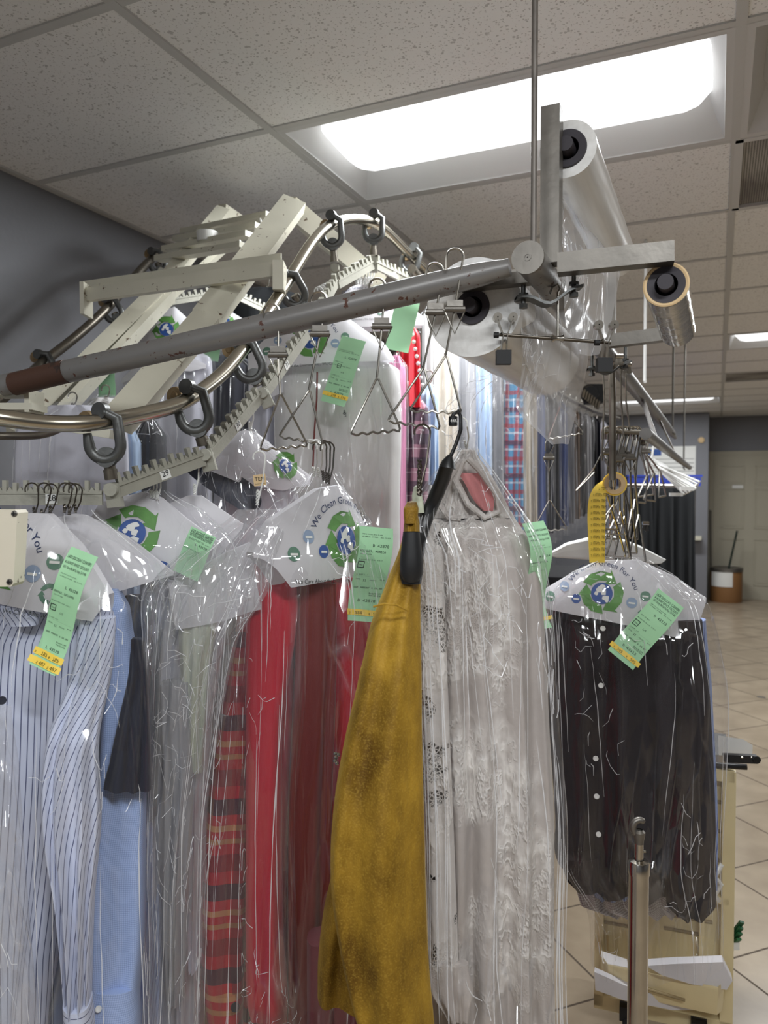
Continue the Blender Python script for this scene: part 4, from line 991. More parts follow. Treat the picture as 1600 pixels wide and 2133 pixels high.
for k, (u, v, un, vn, m_, lab) in enumerate([(66, 1006, 80, 1075, 'dwire', 'leftmost dark hook at slot 28'), (92, 1006, 93, 1082, 'dwire', 'second dark hook at slot 28'), (106, 1008, 112, 1072, 'dwire', 'dark hook across the 28 label'), (136, 1006, 142, 1068, 'dwire', 'dark hook just right of the 28 label'), (146, 1006, 152, 1072, 'dwire', 'fourth of the dark hooks beside the 28 label'), (157, 1008, 165, 1068, 'dwire', 'rightmost dark hook at slot 28'),
                                   ]):
    hook_hanger('wire hanger, ' + lab, (u, v), (un - 8, vn), 1.20, M[m_], ((un - 60, vn + 75), (un + 50, vn + 75)), group='dark wire hangers at slot 28')

# slot 29
cape('bare cape with the big recycling globe below slot 29', Pl(318, 1035, 1.34, 8, 24), [(210, 1046), (300, 1024), (336, 1036), (390, 1080), (456, 1128)], [(210, 1130), (290, 1190), (372, 1196), (440, 1170), (456, 1132)], 5, None, .045, (283, 1106), 'badge', rot=.2)
cape('plain cream cape on the twisted white hanger right of slot 29', Pl(408, 1030, 1.42, 10, 14), [(345, 1052), (392, 1032), (420, 1032), (460, 1060), (505, 1090)], [(345, 1130), (420, 1200), (505, 1100)], 6, lc=None, fold=.02)
ticket('green ticket tucked beside the blue badge under slot 29', (425, 1108), (385, 1200), 58, 1.27, 1.27, 0, LN[:6] + LN[8:9], (), .004)
for k, (u, v, un, vn, lab) in enumerate([(306, 982, 316, 1036, 'left of the three white hooks at slot 29'), (314, 982, 321, 1038, 'middle white hook at slot 29'), (322, 980, 328, 1040, 'right of the white hooks, against the 29 label'), (402, 952, 406, 1030, 'single white twisted hook past the 29 label')]):
    hook_hanger('white coated wire hanger, ' + lab, (u, v), (un, vn), 1.33 if k < 3 else 1.37, M['wwire'], ((un - 70, vn + 70), (un + 70, vn + 70)), r=.0016, group='white coated wire hangers')
bag('thin clear bag over the globe cape and cream cape at slot 29', [(1022, 290, 350, 1.36, .02), (1060, 230, 420, 1.34, .05), (1130, 190, 490, 1.33), (1250, 180, 520, 1.33), (1500, 190, 500, 1.33), (1800, 200, 470, 1.33), (2300, 220, 460, 1.33)], 'bag_clear', .010, seed=9, thk=.07)

# slot 30 and the ones behind
cape('cape tilted steeply in a bag at slot 30, with a faint badge', Pl(515, 905, 1.64, 25, 22), [(440, 930), (505, 896), (530, 900), (585, 945), (645, 990)], [(440, 985), (500, 1010), (580, 1022), (640, 1010)], 7, None, .03, (590, 970), 'none')
garment('lilac_shirt', 'cool white shirt in the bag at slot 30', 'shirt', [('body', loft([(920, 470, 560, 1.68, .02), (960, 450, 600, 1.68), (1050, 445, 625, 1.68), (1200, 440, 640, 1.68), (1500, 440, 640, 1.68)], 10, 80, 8, ((5, .01, 1, .3),), seed=11), M['lilac_white'])])
garment('black_trousers', 'black trousers laid diagonally behind the cape at slot 30', 'trousers', [('leg', sheet([(962, 380, 455, 1.6, 1.6), (985, 392, 490, 1.58, 1.6), (1012, 425, 530, 1.56, 1.6), (1040, 466, 545, 1.55, 1.58), (1062, 500, 540, 1.54, 1.58)], wav=.003, crink=.002), M['navy'])])
bag('clear bag hanging from slot 30 with sharp shoulder creases', [(895, 500, 540, 1.62, .02), (940, 445, 590, 1.6, .04), (1000, 420, 650, 1.58), (1080, 430, 680, 1.56), (1200, 440, 690, 1.56)], 'bag', .010, seed=12, thk=.05, yaw=15)
hook_hanger('pair of white hooks at slot 30', (517, 838), (522, 896), 1.58, M['wwire'], ((470, 935), (575, 940)), r=.0022)
t = T('paper_tag', 'small cream paper tag with black letters on the white hook beside the dark hangers', 'tag', at(541, 1010, 1.32))
pl = Pl(541, 1000, 1.33, 0, -6); f = lambda o: (lambda x, y: pl.pt(x, y, o))
build('tag_card', MB().poly([(-.011, -.010), (.011, -.010), (.011, .010), (-.011, .010)], f(0)), M['tan'], t, False)
tm = MB(); text(tm, 'TEM', 0, .001, .0095, f(.0006), align='c'); text(tm, 'Personal shopping', 0, .007, .0022, f(.0006), align='c', width=.018); build('tag_lettering', tm, M['black_ink'], t, False)
hook_hanger('white coated hanger with a long curved hook carrying the cream tag', (540, 940), (536, 1052), 1.33, M['wwire'], ((470, 1110), (600, 1110)), r=.0016)

# bag 1 over the pale garments (beige, crinkled)
cape('blank white cape seen through the crinkled bag above the sage shirt', Pl(420, 1165, 1.32, 20, -8), [(350, 1215), (400, 1190), (470, 1150), (520, 1130)], [(365, 1308), (410, 1300), (458, 1290), (520, 1270)], 8, lc=None, fold=.015)
bag('heavily crinkled clear bag between the light blue sleeve and the flannel shirt', [(1062, 480, 600, 1.36, .02), (1110, 430, 590, 1.33, .05), (1170, 360, 570, 1.30, .06), (1228, 302, 560, 1.28, .06), (1330, 303, 500, 1.26, .06), (1500, 306, 466, 1.26, .06), (1700, 300, 436, 1.26), (1950, 306, 430, 1.26), (2133, 300, 425, 1.26), (2400, 300, 425, 1.26)], 'bag_milky', .020, ((5, .010, 1, .4),), seed=14, thk=.06, cs=13, cr_=(34, 150))

# flannel
t = garment('flannel_shirt', 'red flannel plaid shirt with navy and tan checks left of the red shirt', 'shirt', [
    ('sleeve', loft([(1195, 500, 552, 1.47, .02), (1260, 490, 556, 1.46), (1400, 470, 548, 1.44), (1600, 440, 528, 1.43), (1800, 424, 520, 1.42), (1980, 418, 512, 1.42), (2060, 426, 508, 1.42)], 6, 80, 10, ((1.5, .005, 1, .2),), seed=15, thk=.04, capend=True), M['flannel']),
    ('cuff', loft([(2050, 424, 508, 1.415), (2110, 432, 506, 1.41), (2220, 440, 506, 1.41)], 6, 60, 6, (), thk=.038, capend=True), M['flannel']),
    ('body', loft([(1200, 505, 560, 1.58), (1600, 470, 560, 1.58), (2400, 450, 560, 1.58)], 0, 70, 9, ((4, .01, 1, .3),), seed=16), M['flannel'])])
buttons(t, [(490, 2098, 1.362)], M['charcoal'], .008)

# red shirt
t = garment('red_shirt', 'plain red long sleeve shirt under the upright printed cape', 'shirt', [
    ('body', loft([(1170, 560, 600, 1.47, .02), (1215, 560, 770, 1.47, .05), (1300, 556, 800, 1.47), (1500, 556, 800, 1.47), (1800, 556, 760, 1.47), (2133, 556, 745, 1.47), (2400, 556, 745, 1.47)], 14, 110, 9, ((3, .020, .6, .2),), seed=17, thk=.05), M['red']),
    ('sleeve', loft([(1153, 548, 585, 1.41, .012), (1175, 530, 606, 1.40, .022), (1215, 518, 618, 1.39, .03), (1300, 512, 618, 1.385), (1500, 512, 590, 1.38), (1750, 512, 588, 1.38), (1950, 512, 592, 1.38), (2080, 514, 600, 1.38), (2122, 522, 596, 1.38, .02)], 6, 90, 9, ((1, .008, 1, .2),), seed=18, thk=.04, capend=True), M['red']),
    ('lining', loft([(1215, 610, 700, 1.405, .01), (1400, 612, 700, 1.40), (1700, 600, 690, 1.40), (2133, 598, 690, 1.40), (2400, 598, 690, 1.40)], 16, 60, 9, ((2, .010, 1, .3),), seed=19, thk=.018), M['maroon'])])
cape('upright printed cape with the recycling globe over the red shirt', Pl(690, 1010, 1.42, 50, 4), [(524, 1150), (560, 1085), (655, 1018), (705, 1010), (742, 1060), (772, 1130)], [(535, 1162), (556, 1180), (585, 1222), (680, 1204), (772, 1184)], 9, None, .052, (700, 1122), 'full', fold=.02)
LN2 = [(s.replace('L 43128', 'D 42870').replace('AREVALO, GUILLERMO', 'ROSALES, MONICA').replace('50.00', '24.00').replace('L/S', '  '), a, b, c, d, e) for s, a, b, c, d, e in LN[3:]]
ticket('green ticket between the red shirt cape and the gold velvet, numbered 42870', (782, 1098), (762, 1296), 66, 1.30, 1.30, 22, [(s, x, (y - .2) * 1.15 + .06, z, w_, k) for s, x, y, z, w_, k in LN2], [(.875, 17, 3, 2, (('2', .05, .6), ('584', .22, .95), ('B', .6, .6), ('584', .72, .95)))], .012, (4, .36, 20, 'FRI'))
bag('glossy clear bag draped from the hooks over the red shirt and flannel', [(985, 640, 712, 1.40, .02), (1030, 590, 740, 1.37, .05), (1090, 520, 770, 1.34, .07), (1150, 470, 795, 1.33, .08), (1260, 440, 815, 1.32), (1450, 428, 800, 1.31), (1700, 418, 775, 1.31), (2000, 412, 760, 1.31), (2133, 410, 755, 1.31), (2400, 410, 755, 1.31)], 'bag_clear', .013, ((3, .010, 1, .3),), seed=20, thk=.08, yaw=8, cr_=(30, 90))
bag('inner clear bag close over the red sleeve, full of bright creases', [(1150, 500, 640, 1.36, .02), (1200, 500, 650, 1.335, .03), (1400, 500, 640, 1.325), (1700, 498, 610, 1.32), (2000, 500, 620, 1.32), (2133, 500, 640, 1.32), (2400, 500, 640, 1.32)], 'bag_clear', .012, ((4, .008, 1, .4),), seed=22, thk=.035, cs=12, nu=70, cr_=(6, 70))
for k, (u, v, un, vn, mm, lab) in enumerate([(646, 916, 655, 992, 'wwire', 'first white hook on the triangle corner'), (657, 916, 664, 994, 'wwire', 'second white hook on the triangle corner'), (666, 918, 674, 1002, 'dwire', 'front dark hook on the triangle corner'), (674, 918, 680, 1006, 'dwire', 'middle dark hook on the triangle corner'), (682, 920, 685, 1008, 'dwire', 'rear dark hook on the triangle corner')]):
    hook_hanger('wire hanger, ' + lab, (u, v), (un, vn), 1.17 + .004 * k, M[mm], ((un - 100, vn + 150), (un + 70, vn + 110)), r=.0014, depth_b=1.36, group='hangers gathered above the red shirt')

# gold velvet
t = garment('velvet_garment', 'gold crushed velvet garment hanging in front, from the twisted dark hook', 'velvet garment', [
    ('body', loft([(1050, 852, 864, 1.04, .01), (1085, 844, 872, 1.035, .02), (1130, 838, 872, 1.03, .025), (1200, 812, 874, 1.02, .03), (1300, 775, 874, 1.01, .04), (1400, 752, 876, 1.0, .045), (1560, 716, 878, .99), (1700, 694, 882, .98), (1850, 690, 886, .98), (2000, 712, 892, .98), (2133, 745, 904, .98), (2400, 790, 915, .98)], 8, 120, 8, ((1.4, .013, 1.6, .3),), seed=24, thk=.045), M['velvet']),
    ('collar', loft([(1046, 848, 868, 1.03, .008), (1060, 841, 872, 1.025, .014), (1090, 842, 868, 1.02, .010)], 0, 40, 6, (), thk=.012, capend=True), M['velvet']),
    ('sleeve', loft([(1800, 696, 760, 1.10, .02), (1900, 676, 800, 1.11), (2000, 664, 820, 1.12), (2078, 662, 830, 1.12)], 10, 70, 9, ((2, .010, 1, .2),), seed=25, thk=.035, capend=True), M['velvet']),
    ('sleeve_seam', MB().tube([at(778, 1264, .955), at(800, 1258, .95), at(826, 1260, .95), (at(850, 1272, .955))], .0016, 6), M['velvet'])])
garment('burgundy_skirt', 'burgundy cloth showing below the gold velvet hem', 'skirt', [('body', loft([(1950, 640, 800, 1.34), (2133, 640, 800, 1.34), (2400, 640, 800, 1.34)], 0, 60, 8, ((5, .01, 1, .2),), seed=26), cloth('burgundy', rgb(106, 10, 40), .7))])
g = MB(); 
for (u, v) in ((700, 1578), (702, 1590), (699, 1570), (705, 1572), (698, 1585)): g.lathe(at(u, v, 1.15), fh, [(-.003, 0), (0, .0032), (.003, 0)], 8)
o = build('rhinestone_brooch', g, M['chrome'], None); tag(o, 'tiny rhinestone cluster at the edge of the gold velvet', 'brooch')
t = hook_hanger('dark wire hanger with a twisted stem above the gold velvet collar', (880, 884), (872, 1030), 1.04, M['dwire'], ((858, 1062), (884, 1062)), r=.0015, depth_b=1.035)
w_ = MB()
for ph in (0, PI): w_.tube([at(874, 958 + 5 * k, 1.035) + (rt * math.cos(k * 1.2 + ph) + fh * math.sin(k * 1.2 + ph)) * .0024 for k in range(16)], .0015, 6)
build('twisted_stem', w_, M['dwire'], t)
o = garment('sage_hanger_pad', 'pale green padded hanger tip behind the twisted dark stem', 'hanger pad', [('pad', loft([(1014, 862, 872, 1.06), (1035, 858, 880, 1.06), (1068, 862, 884, 1.06)], 0, 30, 5, (), thk=.008, capend=True), M['sage'])])

# black coat hanger with size tag
t = T('coat_hanger', 'black plastic coat hanger with broad rounded end, beside the lace dress', 'hanger', at(858, 1225, 1.03))
build('hook', MB().tube([at(938, 878, 1.03), at(945, 862, 1.03), at(956, 858, 1.03), at(960, 868, 1.03), at(960, 895, 1.03), at(950, 925, 1.03), at(938, 952, 1.03)], .0027, 10), M['black'], t)
build('hanger_neck', MB().tube([at(938, 948, 1.03), at(934, 962, 1.03), at(932, 975, 1.03)], [.003, .009, .012], 16), M['black'], t)
P = [(930, 972), (922, 1000), (905, 1040), (882, 1090), (866, 1130), (858, 1165), (856, 1195), (857, 1215)]
m = MB(); G = []
ws = [.010, .011, .011, .012, .014, .0155, .016, .013]; 
for i, (p, ww) in enumerate(zip(P, ws)):
    d_ = [1.03, 1.05, 1.07, 1.07, 1.05, 1.02, 1.0, .99][i]; c = at(*p, d_); row = []
    for k in range(20):
        a = 2 * PI * k / 20; row.append(c + rt * math.copysign(abs(math.cos(a)) ** .7, math.cos(a)) * ww + fh * math.sin(a) * (.008 + .0008 * i))
    G.append(row)
m.grid(G, closeu=True); m.f.append(tuple(range(len(m.v) - 20, len(m.v)))); build('hanger_arm', m, M['black'], t)
c = at(857, 1190, .985); m = MB(); m.lathe(c + ZU * .022, -ZU, [(-.03, .011), (0, .0145), (.012, .0152), (.026, .0145), (.036, .0095), (.040, 0)], 28); build('rounded_end', m, plain('matte_black', rgb(30, 31, 33), .5), t)
t = T('size_tag', 'small black size marker with white letters on the highest triangle hanger', 'tag', at(944, 890, 1.0)); c = at(944, 877, 1.0)
build('tag_cube', MB().lathe(c - rt * 0 - ZU * .0065 - fh * 0, ZU, [(0, 0), (0, .005), (.001, .006), (.012, .006), (.013, .005), (.013, 0)], 20), M['black'], t)
build('tag_loop', MB().tube([c + ZU * .006, c + ZU * .012 + rt * .004, c + ZU * .015 + rt * .008], .0014, 8), M['black'], t)
tm = MB(); text(tm, '44R', 0, .002, .0055, lambda x, y: c - fh * (.0066 - .0 * x) + rt * x - ZU * y, align='c'); build('size_lettering', tm, M['label_white'], t, False)

# lace dress
LD = [(940, 952, 992, 1.20, .02), (1000, 915, 1030, 1.19, .04), (1060, 895, 1062, 1.18, .05), (1120, 884, 1098, 1.17, .06), (1200, 880, 1120, 1.16, .07), (1320, 874, 1132, 1.15), (1500, 880, 1140, 1.14), (1700, 888, 1150, 1.13), (1950, 892, 1150, 1.13), (2133, 902, 1152, 1.13), (2400, 905, 1155, 1.13)]
t = garment('lace_dress', 'long ivory lace gown in a clear bag, right of the gold velvet', 'dress', [
    ('skirt', loft([(1065, 900, 1065, 1.20, .03)] + LD[3:], 0, 160, 9, ((4, .016, .3, .3), (11, .003, 1, .3)), seed=27, thk=.06, amp0=.3), M['lace']),
    ('lace_panel', loft([(1090, 884, 918, 1.12, .012), (1200, 876, 925, 1.09), (1400, 872, 932, 1.06), (1600, 880, 940, 1.05), (1800, 888, 948, 1.05), (2010, 893, 955, 1.05)], -6, 60, 10, ((2, .004, 1, .2),), seed=28, thk=.012), M['lace_open']),
    ('lace_hem', loft([(2005, 895, 975, 1.045, .01), (2060, 896, 985, 1.045), (2120, 930, 975, 1.045)], 0, 50, 8, ((3, .004, 1, .2),), seed=29, thk=.012), M['lace']),
    ('bodice', loft([(938, 955, 990, 1.22, .012), (975, 935, 1015, 1.21, .03), (1030, 910, 1045, 1.20, .035), (1078, 900, 1066, 1.19, .035)], 0, 70, 9, ((5, .006, 1, .2),), crink=.004, seed=30, thk=.03), M['lace'])])
for (pts, dd) in (([(965, 960), (950, 1000), (975, 1050), (1010, 1078), (1040, 1065), (1035, 1030), (1000, 980), (975, 955)], 1.15), ([(958, 965), (925, 1010), (915, 1050), (935, 1078), (960, 1080)], 1.15)):
    k = MB().tube([at(u, v, dd) + fh * .002 * math.sin(i) for i, (u, v) in enumerate(pts)], [.005] * len(pts), 8); build('neckline_trim', k, M['lace'], t)
garment('rose_lining', 'rose red lining glimpsed through the lace neckline', 'lining', [('panel', sheet([(985, 955, 1000, 1.16, 1.16), (1010, 970, 1015, 1.155, 1.16), (1040, 985, 1028, 1.155, 1.16), (1064, 1005, 1026, 1.155, 1.155)], wav=.004), cloth('rose_cloth', rgb(196, 120, 120)))])
bag('long clear gathered bag over the ivory lace gown', [(935, 950, 996, 1.17, .02), (985, 905, 1032, 1.15, .05), (1040, 868, 1068, 1.13, .07), (1090, 850, 1100, 1.12, .09), (1150, 866, 1126, 1.11, .09), (1300, 868, 1142, 1.10), (1500, 874, 1152, 1.09), (1700, 880, 1168, 1.08), (1950, 884, 1165, 1.08), (2133, 894, 1172, 1.08), (2400, 890, 1180, 1.08)], 'bag', .010, ((4, .008, 1, .3),), seed=31, thk=.085, nu=130, cr_=(60, 90))
LN3 = [(s.replace('D 42870', '43124').replace('24.00', '80.00').replace('ROSALES, MONICA', 'MONICA'), a, b, c, d, e) for s, a, b, c, d, e in [(q[0], q[1], q[2], q[3], q[4], q[5]) for q in LN[:3] + LN2]]
ticket('green ticket curling at the edge of the lace gown bag, with one yellow end', (1104, 1088), (1136, 1312), 42, 1.12, 1.12, 22, LN3, [(.895, 16, 22, 0, (('2', .30, .6), ('405', .45, .95)))], .02)
hook_hanger('slim hanger hook above the ivory lace gown', (958, 868), (972, 935), 1.10, M['wwire'], ((930, 990), (1020, 990)), r=.0012, depth_b=1.19)

# ================================================================== right hand shirts in their bag
AU = [(1215, 1190, 1400, 1.800, .03), (1262, 1148, 1446, 1.782, .06), (1330, 1142, 1462, 1.773), (1500, 1145, 1474, 1.764), (1700, 1158, 1488, 1.755), (1790, 1164, 1490, 1.755)]
def hemmed(rows, hem, **k):
    """a shirt body whose hem follows a curve (u, v)"""
    mb = loft(rows, **k); return mb
t = garment('dark_shirt', 'dark aubergine buttoned shirt in the bag in front of the beige cart', 'shirt', [
    ('body', loft(AU + [(1850, 1250, 1492, 1.755)], -22, 150, 9, ((3, .022, .3, .2), (8, .004, 1, .3)), seed=33, thk=.06, amp0=.35), M['aubergine']),
    ('sleeve', loft([(1290, 1405, 1462, 1.674, .03), (1420, 1412, 1476, 1.656), (1650, 1402, 1488, 1.647), (1880, 1388, 1490, 1.647), (1908, 1410, 1470, 1.647, .02)], -12, 70, 9, ((2, .010, 1, .2),), seed=34, thk=.04, capend=True), M['aubergine']),
    ('tail', loft([(1780, 1168, 1250, 1.737, .03), (1830, 1180, 1250, 1.728), (1850, 1200, 1245, 1.728)], -12, 50, 6, (), thk=.03, capend=True), M['aubergine'])])
buttons(t, [(1256, 1309, 1.697), (1252, 1428, 1.688), (1241, 1580, 1.683), (1243, 1659, 1.683), (1247, 1738, 1.683)], M['label_white'], .006)
garment('gingham_shirt', 'brown and white gingham shirt tail peeking below the dark shirt', 'shirt', [('body', loft([(1300, 1200, 1450, 1.872), (1780, 1190, 1470, 1.872), (1880, 1210, 1468, 1.863), (1903, 1260, 1455, 1.863, .02)], -15, 110, 9, ((7, .014, 1, .2),), seed=35, thk=.04), M['gingham'])])
garment('pin_stripe_shirt', 'blue pin striped shirt edge along the side of the dark shirt', 'shirt', [('body', loft([(1290, 1420, 1470, 1.791, .03), (1420, 1425, 1482, 1.782), (1700, 1430, 1495, 1.773), (1850, 1400, 1494, 1.773)], -15, 60, 9, ((4, .01, 1, .2),), seed=36, thk=.03), M['pin_blue']),
    ('hem', loft([(1760, 1225, 1310, 1.791, .02), (1840, 1225, 1320, 1.787), (1868, 1240, 1310, 1.787)], -15, 60, 6, ((3, .008, 1, .2),), seed=37, thk=.02), M['pin_blue'])])
cape('wide printed cape over the dark shirt, facing the room', Pl(1290, 1165, 1.737, -18, 5), [(1138, 1225), (1180, 1200), (1258, 1168), (1330, 1166), (1400, 1198), (1470, 1245)], [(1138, 1262), (1250, 1284), (1350, 1305), (1438, 1328), (1470, 1252)], 11, None, .046, (1255, 1230), 'full', fold=.045)
LN4 = [(q[0].replace('L 43128', 'D 43113').replace('AREVALO, GUILLERMO', ' ').replace('50.00', '18.00'), *q[1:]) for q in LN]
ticket('green ticket slanting across the cape of the dark shirt', (1397, 1246), (1294, 1375), 62, 1.602, 1.584, -8, LN4, [(.875, 17, 8, 0, (('2', .12, .6), ('595', .24, .95), ('B', .55, .6), ('595', .68, .95)))], .008, (4, .475, 20, 'THU'))
bag('clear bag around the dark shirt, flaring to the right at the hem', [(1160, 1250, 1345, 1.737, .02), (1195, 1180, 1400, 1.728, .05), (1245, 1135, 1465, 1.710, .09), (1320, 1135, 1488, 1.692, .10), (1450, 1140, 1505, 1.683, .11), (1600, 1150, 1500, 1.674), (1780, 1160, 1492, 1.674), (1880, 1225, 1494, 1.683), (1990, 1235, 1496, 1.683)], 'bag', .022, ((3, .012, 1, .3),), seed=38, thk=.10, yaw=-15, cs=7, cr_=(34, 80), csc=1.05)

# the bundle of hangers on the lower pipe
G_ = 'wire hangers bunched above the dark shirt'
rnd = random.Random(5)
tri_hanger('chrome triangle hanger in front of the label tape, over the dark shirt', (1286, 895), (1286, 955), (1278, 1050), (1234, 1110), (1306, 1114), 1.765, None)
B_ = [('first', 1268, 880, 1262, 1030, 1225, 1100), ('second', 1276, 885, 1280, 1080, 1246, 1158), ('third', 1290, 882, 1292, 1065, 1262, 1160), ('fourth', 1302, 884, 1300, 1075, 1278, 1165), ('fifth', 1312, 890, 1316, 1060, 1300, 1150), ('sixth', 1320, 895, 1330, 1072, 1308, 1168), ('seventh', 1296, 878, 1298, 1010, 1270, 1090), ('eighth', 1326, 905, 1322, 1040, 1312, 1120), ('ninth', 1272, 892, 1272, 1060, 1250, 1120)]
for i, (nm, u, v, ju, jv, lu, lv) in enumerate(B_):
    tri_hanger('%s hanger from the left in the tight bundle above the dark shirt' % nm, (u, 889), (u, v + 60), (ju, jv), (lu, lv), (ju + (ju - lu) * .7, lv + 3), 1.775 + .003 * i, G_, wire='chrome' if i % 2 else 'wire', clip=i % 2 == 0, wavy=False, r=.0026)
tri_hanger('triangle hanger swung out to the left of the bundle', (1264, 889), (1258, 935), (1236, 978), (1198, 1024), (1240, 982), 1.78, G_, clip=False, wavy=False)
for i, (ju, jv, lu, lv, ru, rv) in enumerate([(1348, 990, 1324, 1045, 1345, 1048), (1362, 985, 1340, 1040, 1366, 1044), (1374, 980, 1372, 1036, 1388, 1032), (1352, 980, 1328, 1035, 1362, 1030)]):
    tri_hanger('%s of the hangers fanned out in front of the black cloth' % ('first', 'second', 'third', 'fourth')[i], (1330 + i * 5, 908), (1335 + i * 4, 940), (ju, jv), (lu, lv), (ru, rv), 2.2 + .12 * i, 'fanned hangers', clip=i % 2 == 1, wavy=False, r=.003)
for i, (u, v0, v1, d) in enumerate(((1262, 770, 960, 1.72), (1280, 765, 1000, 1.7), (1299, 770, 905, 1.74), (1310, 775, 905, 1.78))):
    m = MB().tube([at(u, v0, d) + rt * .006, at(u - 2, v0 - 6, d), at(u - 6, v0, d), at(u - 3 - i, v0 + 60, d), at(u - 8 + i * 4, v1, d)], .0022 if i != 1 else .008, 8)
    o = build('hanging_link', m, M['dark_rail']); tag(o, '%s steel link dropping from the long pipe to the hanger bundle' % ('slim leftmost', 'thick flat', 'slim middle', 'slim rightmost')[i], 'link')
for i in range(2):
    t = tri_hanger(['inverted triangle hanger showing through the loose film', 'clip and triangle hanger hooked below the inverted one'][i], *([(1170, 800), (1171, 820), (1168, 845), (1142, 915), (1216, 902)] if i == 0 else [(1146, 915), (1143, 950), (1144, 1042), (1108, 1108), (1182, 1102)]), 1.95, None, clip=i == 1)
# spring clips higher in the bundle
for i, (u, v, d) in enumerate(((1290, 742, 1.6), (1300, 752, 1.64), (1308, 760, 1.7), (1338, 912, 1.9), (1328, 902, 1.85), (1345, 1090, 1.9))):
    p = at(u, v, d); m = MB().tube([p - rt * .008, p + rt * .008], .005, 10).beam(p, p - ZU * .02 + rt * .004, .01, .002, fh).beam(p + ZU * .002, p - ZU * .018 - rt * .005, .01, .002, fh)
    o = build('spring_clip', m, M['chrome']); tag(o, ['topmost chrome spring clip at the rear clamp', 'chrome spring clip just under the topmost one', 'lowest chrome spring clip by the rear clamp', 'spring clip at the head of the fanned hangers', 'spring clip left of the fanned hangers head', 'spring clip low beside the dark shirt hooks'][i], 'clip')
# white hangers fanned on the lower pipe
for i in range(5):
    d = 2.55 + .05 * i; n_ = at(1352, 905 + i, d); a = at(1372 + i * 3, 968, d); b = at(1458 - i * 5, 1004 + i * 5, d - .1)
    m = MB().tube([at(1345, 918, d), at(1344, 908, d), n_, at(1362, 925, d), at(1358, 955, d), a, b, at(1450 - i * 6, 1018 + i * 3, d - .1), at(1358, 965, d)], .004, 8)
    t = T('white_hanger', '%s of the white plastic hangers fanned toward the far door' % ('top', 'second', 'third', 'fourth', 'lowest')[i], 'hanger', n_, 'white hangers toward the far door')
    build('hanger_frame', m, M['white'], t)
    e = at(1450 - i * 6, 1018 + i * 3, d - .1)
    if i in (0, 4): build('hanger_clip', MB().box(e - rt * .03, (rt, fh, ZU), (.022, .008, .006)), M['white'], t, False)
# cardboard shoulder hanger
t = T('shoulder_guard', 'white padded shoulder hanger pointing both ways behind the label tape', 'hanger', at(1262, 1170, 2.0)); pl = Pl(1262, 1118, 2.0, 0, 2)
tp_ = [pl.px(*p) for p in [(1138, 1156), (1180, 1130), (1262, 1110), (1330, 1135), (1384, 1164)]]; bt_ = [pl.px(*p) for p in [(1138, 1157), (1160, 1162), (1262, 1168), (1374, 1175), (1384, 1166)]]
G = []
for i in range(33):
    x = tp_[0][0] + (tp_[-1][0] - tp_[0][0]) * i / 32; a = interp(tp_, x); b = interp(bt_, x); row = []
    for k in range(16):
        q = 2 * PI * k / 16; row.append(pl.pt(x, (a + b) / 2 - (b - a) / 2 * math.copysign(abs(math.cos(q)) ** .3, math.cos(q)), .012 * math.sin(q)))
    G.append(row)
build('shoulder_form', MB().grid(G, closeu=True), M['white'], t, False)
build('hook', MB().tube([at(1246, 1135, 1.82), at(1250, 1125, 1.82), at(1268, 1118, 1.82), at(1282, 1128, 1.9), at(1284, 1150, 2.0)], .0024, 8).tube([at(1292, 905, 1.78), at(1284, 893, 1.78), at(1276, 905, 1.78), at(1270, 1118, 1.825)], .002, 8), M['chrome'], t)
# label tape
t = T('label_tape_roll', 'roll of yellow item label tape on a wooden core, its tape hanging straight down', 'tape roll', at(1280, 1170, 1.76))
c = at(1281, 1008, 1.73); ax = (fh + rt * .25).normalized()
build('tape_core', MB().lathe(c, ax, [(0, .014), (0, .024), (.03, .024), (.03, .014), (0, .014)], 32), M['tan'], t)
build('wound_tape', MB().lathe(c + ax * .004 , ax, [(0, .024), (.0, .0275), (.026, .0275), (.026, .024)], 32), M['yellow'], t)
TPx = [(1000, 1258, 1264, 1.75), (1012, 1240, 1264, 1.74), (1035, 1228, 1262, 1.73), (1070, 1224, 1262, 1.73), (1110, 1225, 1261, 1.73), (1172, 1228, 1260, 1.735)]
sh = sheet([(v, a, b, d, d) for v, a, b, d in TPx], 8, 6, wav=0, crink=0); build('tape_strip', sh, M['yellow'], t)
tm = MB(); pm = []
for r in range(12):
    vv = 1016 + r * 12.6; uL = 1228 if vv > 1034 else 1228 + (1034 - vv) * .9
    base = at(uL + 2, vv, 1.725); f = lambda x, y, b=base: b + rt * x - ZU * y
    for cx in (0, .0185): text(tm, '1', cx, .005, .009, f, 'mono'); text(tm, 'ITEM', cx + .006, .005, .0095, f, 'sans', width=.0125)
build('tape_lettering', tm, M['black_ink'], t, False)

